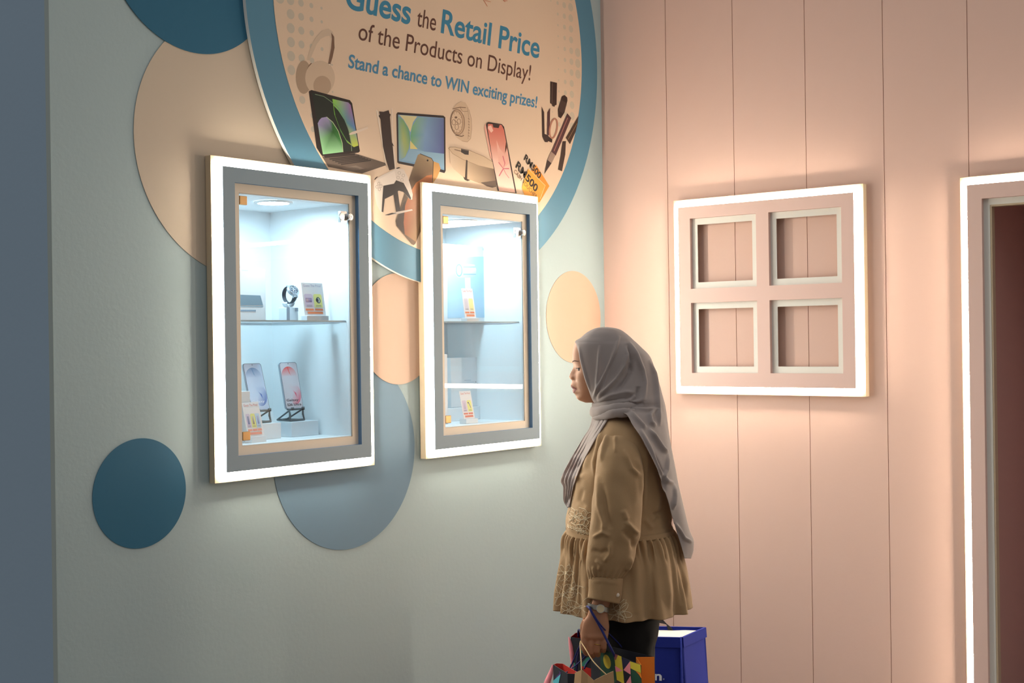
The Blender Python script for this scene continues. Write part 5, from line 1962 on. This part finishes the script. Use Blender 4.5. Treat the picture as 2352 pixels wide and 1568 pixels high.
# --- the big patterned bag with the orange gusset
zA = zdepth(1473, 1527, 0)  # placeholder for scale
F2 = atd(1473, 1527, ZP - .37)
zt = F2.z
F1 = zdepth(1357, 1478, zt)
B2 = zdepth(1503, 1508, zt)
B1 = F1 + (B2 - F2) * .2
bagA, frA = paper_bag('paper_shopping_bag', F1, F2, B2, B1, .40, 'patterned paper bag with an orange side and a yellow oval beside her legs', [M_BAGDK, M_BAGDK, M_BAGOR, M_BAGDK], .25, zdepth(1461, 1508.5, zt))
pr = Print(plane_fn(F1, F2 - F1, down), .0009, .00012)
B5 = lambda P: [(1230 + .10713 * x, 1400 + .10713 * y) for x, y in P]
B6 = lambda P: [(1400 + .11054 * x, 1400 + .11054 * y) for x, y in P]
pr.poly(B5([(1400, 850), (1690, 930), (1740, 1560), (1400, 1560)]), DKGR)
c0 = B5([(1540, 1110)])[0]
pr.ell(c0[0], c0[1], 8.0, 16.5, YELW, 30, rot=-.24)
pr.poly(B5([(1690, 935), (1850, 1000), (1910, 1560), (1905, 1590), (1750, 1500)]), YELW)
pr.poly(B5([(1690, 935), (1775, 968), (1730, 1080), (1700, 1060)]), lin(150, 90, 90))
pr.poly(B5([(1712, 1200), (1800, 1250), (1875, 1310), (1730, 1330)]), PINKC)
pr.poly(B6([(255, 980), (435, 1065), (290, 1245)]), NAVY)
pr.poly(B6([(435, 1070), (300, 1248), (450, 1345)]), PINKC)
pr.poly(B6([(295, 1260), (450, 1350), (330, 1540), (310, 1480)]), lin(18, 22, 40))
pr.poly(B6([(450, 1360), (470, 1560), (330, 1560)]), PINKC)
pr.poly(B6([(435, 1066), (655, 1140), (668, 1310), (560, 1270), (450, 1212)]), YELW)
pr.poly(B6([(560, 1275), (668, 1312), (680, 1430), (620, 1340)]), ORNG)
pr.poly(B6([(455, 1225), (560, 1280), (630, 1370), (680, 1450), (690, 1600), (480, 1600)]), DKGR)
# continuation of the print down the bag (below the photo's edge)
for k in range(5):
    y0 = 1575 + k * 48
    x0 = 1385 + 4 * k
    pr.poly([(x0, y0), (x0 + 34, y0 + 6), (x0 + 30, y0 + 44)], (PINKC, YELW, TEALC, REDC, CYAN)[k])
    pr.poly([(x0 + 44, y0 + 8), (x0 + 84, y0 + 14), (x0 + 80, y0 + 50), (x0 + 46, y0 + 44)], (DKGR, ORNG, NAVY, YELW, PURP)[k])
pr.build('printed_pattern', frA)

# --- dark bag with teal and red shapes behind the hand
F1b = atd(1311, 1462, ZP - .03); ztb = F1b.z
F2b = zdepth(1392, 1476, ztb)
w = (F2b - F1b)
nb = Vector((w.y, -w.x, 0)).normalized()
if nb.dot(CAM - F1b) > 0: nb = -nb
B1b, B2b = F1b + nb * .10 - w.normalized() * .012, F2b + nb * .10
bagB, frB = paper_bag('paper_shopping_bag', F1b, F2b, B2b, B1b, .38, 'dark paper bag with teal and red shapes and a pink side, hanging behind her hand', [M_BAGDK, M_BAGRED, M_BAGDK, M_BAGRED], -.2)
# the pink side bulges out
mb = MB()
fnB = plane_fn(F1b, w, down)
rows = []
for y, xa, xb in ((1462, 1306, 1308), (1472, 1306.5, 1313), (1485, 1307.5, 1316.5), (1500, 1309, 1318.5), (1515, 1311, 1317.5), (1545, 1313, 1318.5), (1640, 1316, 1322)):
    rows.append([fnB(xa, y, .0012), fnB((xa + xb) / 2, y, .0030), fnB(xb, y, .0012)])
mb.grid(rows); mb.build('pink_side', M_BAGPK, bagB, smooth=True, solid=.001)
pr = Print(fnB, .0014, .00012)
pr.poly(B5([(980, 860), (1030, 790), (1110, 775), (1140, 940), (1060, 940), (985, 910)]), TEALC)
pr.poly(B5([(770, 1110), (860, 1140), (830, 1330), (740, 1310), (735, 1230)]), TEALC)
pr.poly(B5([(1000, 1140), (1110, 1020), (1170, 1010), (1160, 1100), (1040, 1290), (1000, 1200)]), TEALC)
pr.poly(B5([(1000, 950), (1100, 950), (1090, 1010), (1010, 1060)]), NAVY)
pr.poly(B5([(980, 1200), (1100, 1230), (1380, 1300), (1400, 1420), (1260, 1520), (1040, 1300)]), REDC)
pr.poly(B5([(1390, 1330), (1480, 1370), (1400, 1420)]), PINKC)
pr.poly(B5([(640, 1350), (830, 1340), (840, 1600), (600, 1600)]), lin(140, 24, 22))
for k in range(4):
    y0 = 1590 + 46 * k
    pr.poly([(1325, y0), (1350, y0 + 10), (1330, y0 + 36)], (CYAN, YELW, PINKC, TEALC)[k])
    pr.poly([(1356, y0 + 6), (1384, y0), (1380, y0 + 36), (1360, y0 + 30)], (REDC, DKGR, ORNG, NAVY)[k])
pr.build('printed_pattern', frB)

# --- small dark bag at the lower left
F1c = atd(1271, 1526, ZP - .20); ztc = F1c.z
F2c = zdepth(1302, 1545, ztc)
wc2 = F2c - F1c
w2 = wc2.normalized()
F2c = F1c + w2 * .11
nc = Vector((w2.y, -w2.x, 0)).normalized()
if nc.dot(RT) < 0: nc = -nc
B1c, B2c = F1c + nc * .03, F2c + nc * .03
bagC, frC = paper_bag('paper_shopping_bag', F1c, F2c, B2c, B1c, .34, 'small dark paper bag with a cyan shape and pink side, lowest at the left', [M_BAGDK, M_BAGRED, M_BAGDK, M_BAGRED], -.2)
fnC = plane_fn(F1c, w2, down)
mb = MB(); rows = []
for y, xa, xb in ((1526, 1269.5, 1271), (1536, 1265, 1271.5), (1548, 1259, 1270.5), (1560, 1253, 1267), (1568, 1250, 1264.5), (1600, 1244, 1258), (1640, 1242, 1254)):
    rows.append([fnC(xa, y, .0012), fnC((xa + xb) / 2, y, .0040), fnC(xb, y, .0012)])
mb.grid(rows); mb.build('pink_side', M_BAGPK, bagC, smooth=True, solid=.001)
pr = Print(fnC, .0016, .00012)
pr.poly(B5([(440, 1440), (530, 1350), (500, 1300), (560, 1350), (470, 1480)]), PURP)
pr.poly(B5([(380, 1530), (550, 1375), (500, 1600), (410, 1600)]), CYAN)
pr.build('printed_pattern', frC)

# --- kraft bag in front
kt = [(1336.5, 1537.5), (1364, 1561), (1408.5, 1540.5)]
dK = .36
K0, K1, K2 = atd(1336.5, 1537.5, ZP - dK), atd(1364, 1562, ZP - dK - .02), atd(1408.5, 1540.5, ZP - dK)
bk_n = FW * .055 - RT * .016
bk_n.z = -.030
t = thing('paper_shopping_bag', (K0 + K2) / 2 + bk_n / 2 + down * .26, 'plain brown kraft paper bag with twine handles, nearest the camera', 'shopping bag', 'paper shopping bags in her hand')
def panel(pts, nm, flare=0.0):
    mb = MB()
    z0 = min(p.z for p in pts) - .24
    rows = []
    for k in (0, .1, .4, 1):
        rows.append([Vector((p.x + (p - (K0 + K2) / 2).dot(RT) * RT.x * flare * k, p.y + (p - (K0 + K2) / 2).dot(RT) * RT.y * flare * k, p.z + (z0 - p.z) * k)) for p in pts])
    mb.grid(rows)
    return mb.build(nm, M_KRAFT, t, solid=.0012)
panel([K0, (K0 * .5 + K1 * .5) + FW * .004, K1, (K1 * .5 + K2 * .5) + FW * .003, K2], 'front_panel', .35)
panel([K0 + bk_n, K1 + bk_n + Vector((0, 0, -.004)), K2 + bk_n], 'back_panel', .35)
panel([K2, (K2 + K2 + bk_n) / 2 - RT * .008, K2 + bk_n], 'right_gusset', .35)
panel([K0, (K0 + K0 + bk_n) / 2 - RT * .010, K0 + bk_n], 'left_gusset', .35)
# twine handle of the kraft bag, hooked on the forefinger
mb = MB()
hk = PP(1339, 1471, .236)
def px_path(L): return [atd(x, y, ZP - d) for x, y, d in L]
def smooth_path(P, n=40):
    out = []
    m = len(P)
    for i in range(n + 1):
        t_ = i / n * (m - 1); j = min(int(t_), m - 2); u_ = t_ - j
        p0, p1, p2, p3 = P[max(j - 1, 0)], P[j], P[j + 1], P[min(j + 2, m - 1)]
        out.append(p1 * 1.0 + (p2 - p0) * .5 * u_ + (p0 * 2 - p1 * 5 + p2 * 4 - p3) * .5 * u_ * u_ + (p1 * 3 - p0 - p2 * 3 + p3) * .5 * u_ ** 3)
    return out
TW = [(1335.5, 1545, .352), (1335, 1520, .325), (1333.5, 1500, .29), (1332.5, 1482, .25), (1333.5, 1472, .228), (1336, 1476, .236), (1346, 1492, .285), (1360, 1515, .325), (1376, 1533, .352), (1393, 1549, .366)]
mb.tube(smooth_path(px_path(TW), 60), .0016, 8)
mb.build('twine_handle', M_TWINE, t, smooth=True)

# navy cords
def cord(parent, L, r=.0022, nm='cord_handle'):
    mb = MB(); mb.tube(smooth_path(px_path(L), 60), r, 8)
    return mb.build(nm, M_CORD, parent, smooth=True)
cord(bagA, [(1349, 1392, .205), (1354, 1396, .236), (1361, 1409, .243), (1371, 1426, .243), (1381, 1444, .242), (1392, 1466, .245), (1403, 1488, .245), (1411, 1505, .235), (1415, 1518, .222)], .0036)
cord(bagA, [(1356, 1398, .239), (1372, 1424, .246), (1386, 1442, .235), (1402, 1458, .19), (1420, 1476, .17), (1436, 1494, .165), (1450, 1504, .165), (1462, 1512, .18)], .0020)
cord(bagB, [(1336, 1478, .215), (1330, 1486, .205), (1322, 1505, .19), (1312, 1528, .18), (1300, 1550, .17), (1290, 1568, .16), (1286, 1580, .15)], .0022)
cord(bagB, [(1338, 1480, .21), (1330, 1492, .17), (1326, 1520, .13), (1324, 1545, .11), (1321, 1575, .10)], .0030)
cord(bagC, [(1355, 1500, .14), (1346, 1506, .15), (1334, 1517, .18), (1322, 1528, .21), (1308, 1538, .222), (1296, 1548, .222)], .0018)
cord(bagC, [(1356, 1513, .10), (1347, 1524, .12), (1342, 1535, .14)], .0026)
mb = MB(); mb.tube(smooth_path(px_path([(1329, 1462, .0), (1328.5, 1448, .01), (1331, 1446, .03), (1334, 1450, .05)]), 20), .003, 8)
mb.build('cord_handle', M_CORD, bagB, smooth=True)

# ================================================================== BLUE TOTE ON THE FLOOR
M_TOTE = mat('royal_blue_nonwoven', lin(30, 48, 150), .7, bump=.25, bscale=900, spec=.25)
M_STRAP = mat('black_webbing', lin(24, 24, 32), .7)
FR = atd(1566, 1463.5, 4.45); zq = FR.z
BR = zdepth(1619, 1440.5, zq)
gd = (BR - FR)
fw = Vector((-gd.y, gd.x, 0)).normalized()
if fw.dot(RT) > 0: fw = -fw
fw = (fw * .5 + (zdepth(1440, 1474, zq) - FR).normalized() * .5).normalized()
WT = .36
FL_, BL_ = FR + fw * WT, BR + fw * WT
cT = (FR + FL_ + BR + BL_) / 4
tote = thing('tote_bag', (cT.x, cT.y, 0), 'royal blue tote bag standing on the floor behind the woman by the pink wall', 'tote bag')
def wallp(A_, B_, nm, bulge=.0):
    mb = MB(); rows = []
    n_ = (B_ - A_).cross(Vector((0, 0, 1))).normalized()
    if n_.dot(A_ - cT) < 0: n_ = -n_
    for i in range(13):
        k = i / 12
        row = []
        for j in range(13):
            s = j / 12
            p = A_ + (B_ - A_) * s
            p = Vector((p.x, p.y, zq * (1 - k) + .002 * k))
            p += (p - Vector((cT.x, cT.y, p.z))) * (.10 * k)
            p += n_ * (bulge * sin(pi * s) * sin(pi * min(1, k * 1.1)) + .004 * mnoise.noise(Vector((p.x * 9, p.y * 9, p.z * 6))))
            row.append(p)
        rows.append(row)
    mb.grid(rows)
    return mb.build(nm, M_TOTE, tote, smooth=True, solid=.0025)
fp = wallp(FL_, FR, 'front_panel', .012)
wallp(FR, BR, 'side_panel', .006)
wallp(BL_, BR, 'back_panel', .008)
wallp(FL_, BL_, 'side_panel', .006)
mb = MB()
for a_, b_ in ((FL_, FR), (FR, BR), (BR, BL_), (BL_, FL_)):
    n_ = ((a_ + b_) / 2 - cT); n_.z = 0; n_.normalize()
    mb.add([a_ + n_ * .004, b_ + n_ * .004, b_ + n_ * .006 + down * .034, a_ + n_ * .006 + down * .034], [(0, 1, 2, 3)])
    mb.add([a_ + n_ * .004, b_ + n_ * .004, b_ - n_ * .004, a_ - n_ * .004], [(0, 1, 2, 3)])
mb.build('top_hem', M_TOTE, tote, solid=.0012)
mb = MB()
n_ = ((FL_ + FR) / 2 - cT); n_.z = 0; n_.normalize()
mb.tube([FR + n_ * .006 + Vector((0, 0, .003)), FR + n_ * .008 + down * .2, FR + n_ * .034 + down * (zq - .01)], .0028, 8)
mb.build('edge_piping', M_TOTE, tote, smooth=True)
# strap loop on the back rim
S_ = [BR + fw * (.115 + .10 * k) for k in (0, 1)]
mb = MB(); rows = []
nb_ = ((BL_ + BR) / 2 - cT); nb_.z = 0; nb_.normalize()
for i in range(25):
    a = pi * i / 24
    c = S_[0] * (1 + cos(a)) / 2 + S_[1] * (1 - cos(a)) / 2
    p = Vector((c.x, c.y, zq - .03 + .055 * sin(a) ** .7)) + nb_ * -.010
    rd = (fw * cos(a) * .010 + Vector((0, 0, sin(a) * .010)))
    rows.append([p - rd, p + rd])
rows = [[r[0] + down * .02, r[1] + down * .02] if i in (0, 24) else r for i, r in enumerate(rows)]
mb.grid(rows); mb.build('strap', M_STRAP, tote, solid=.002, smooth=True)
# white lettering low on the front
mb = MB()
fnT = plane_fn(FR + n_ * .02 + down * .2, fw, down + n_ * .12)
pr = Print(fnT, .0010)
pr.text('n', (1503, 1561), (17, 1), (0, -20), lin(232, 236, 244), .03)
pr.ell(1524.5, 1559, 1.8, 1.8, lin(150, 156, 190), 14)
pr.build('printed_letters', fp)
# what fills the tote
pc_ = thing('wrapped_parcel', (cT.x, cT.y, .03), 'white parcel filling the open top of the blue tote', 'parcel')
mb = MB(); rows = []
ins = .93
for z_, k in ((.03, .90), (zq - .05, .90), (zq - .018, .90), (zq - .010, .86), (zq - .008, .5)):
    row = []
    for a_, b_ in ((FL_, FR), (FR, BR), (BR, BL_), (BL_, FL_)):
        for j in range(8):
            p = a_ + (b_ - a_) * (j / 8)
            q = Vector((cT.x, cT.y, 0)) + Vector((p.x - cT.x, p.y - cT.y, 0)) * k
            row.append(Vector((q.x, q.y, z_ + (.004 * mnoise.noise(q * 14) if z_ > .3 else 0))))
    rows.append(row)
mb.loft(rows); mb.build('wrapping', mat('white_wrap', lin(240, 232, 220), .6), pc_, smooth=False)
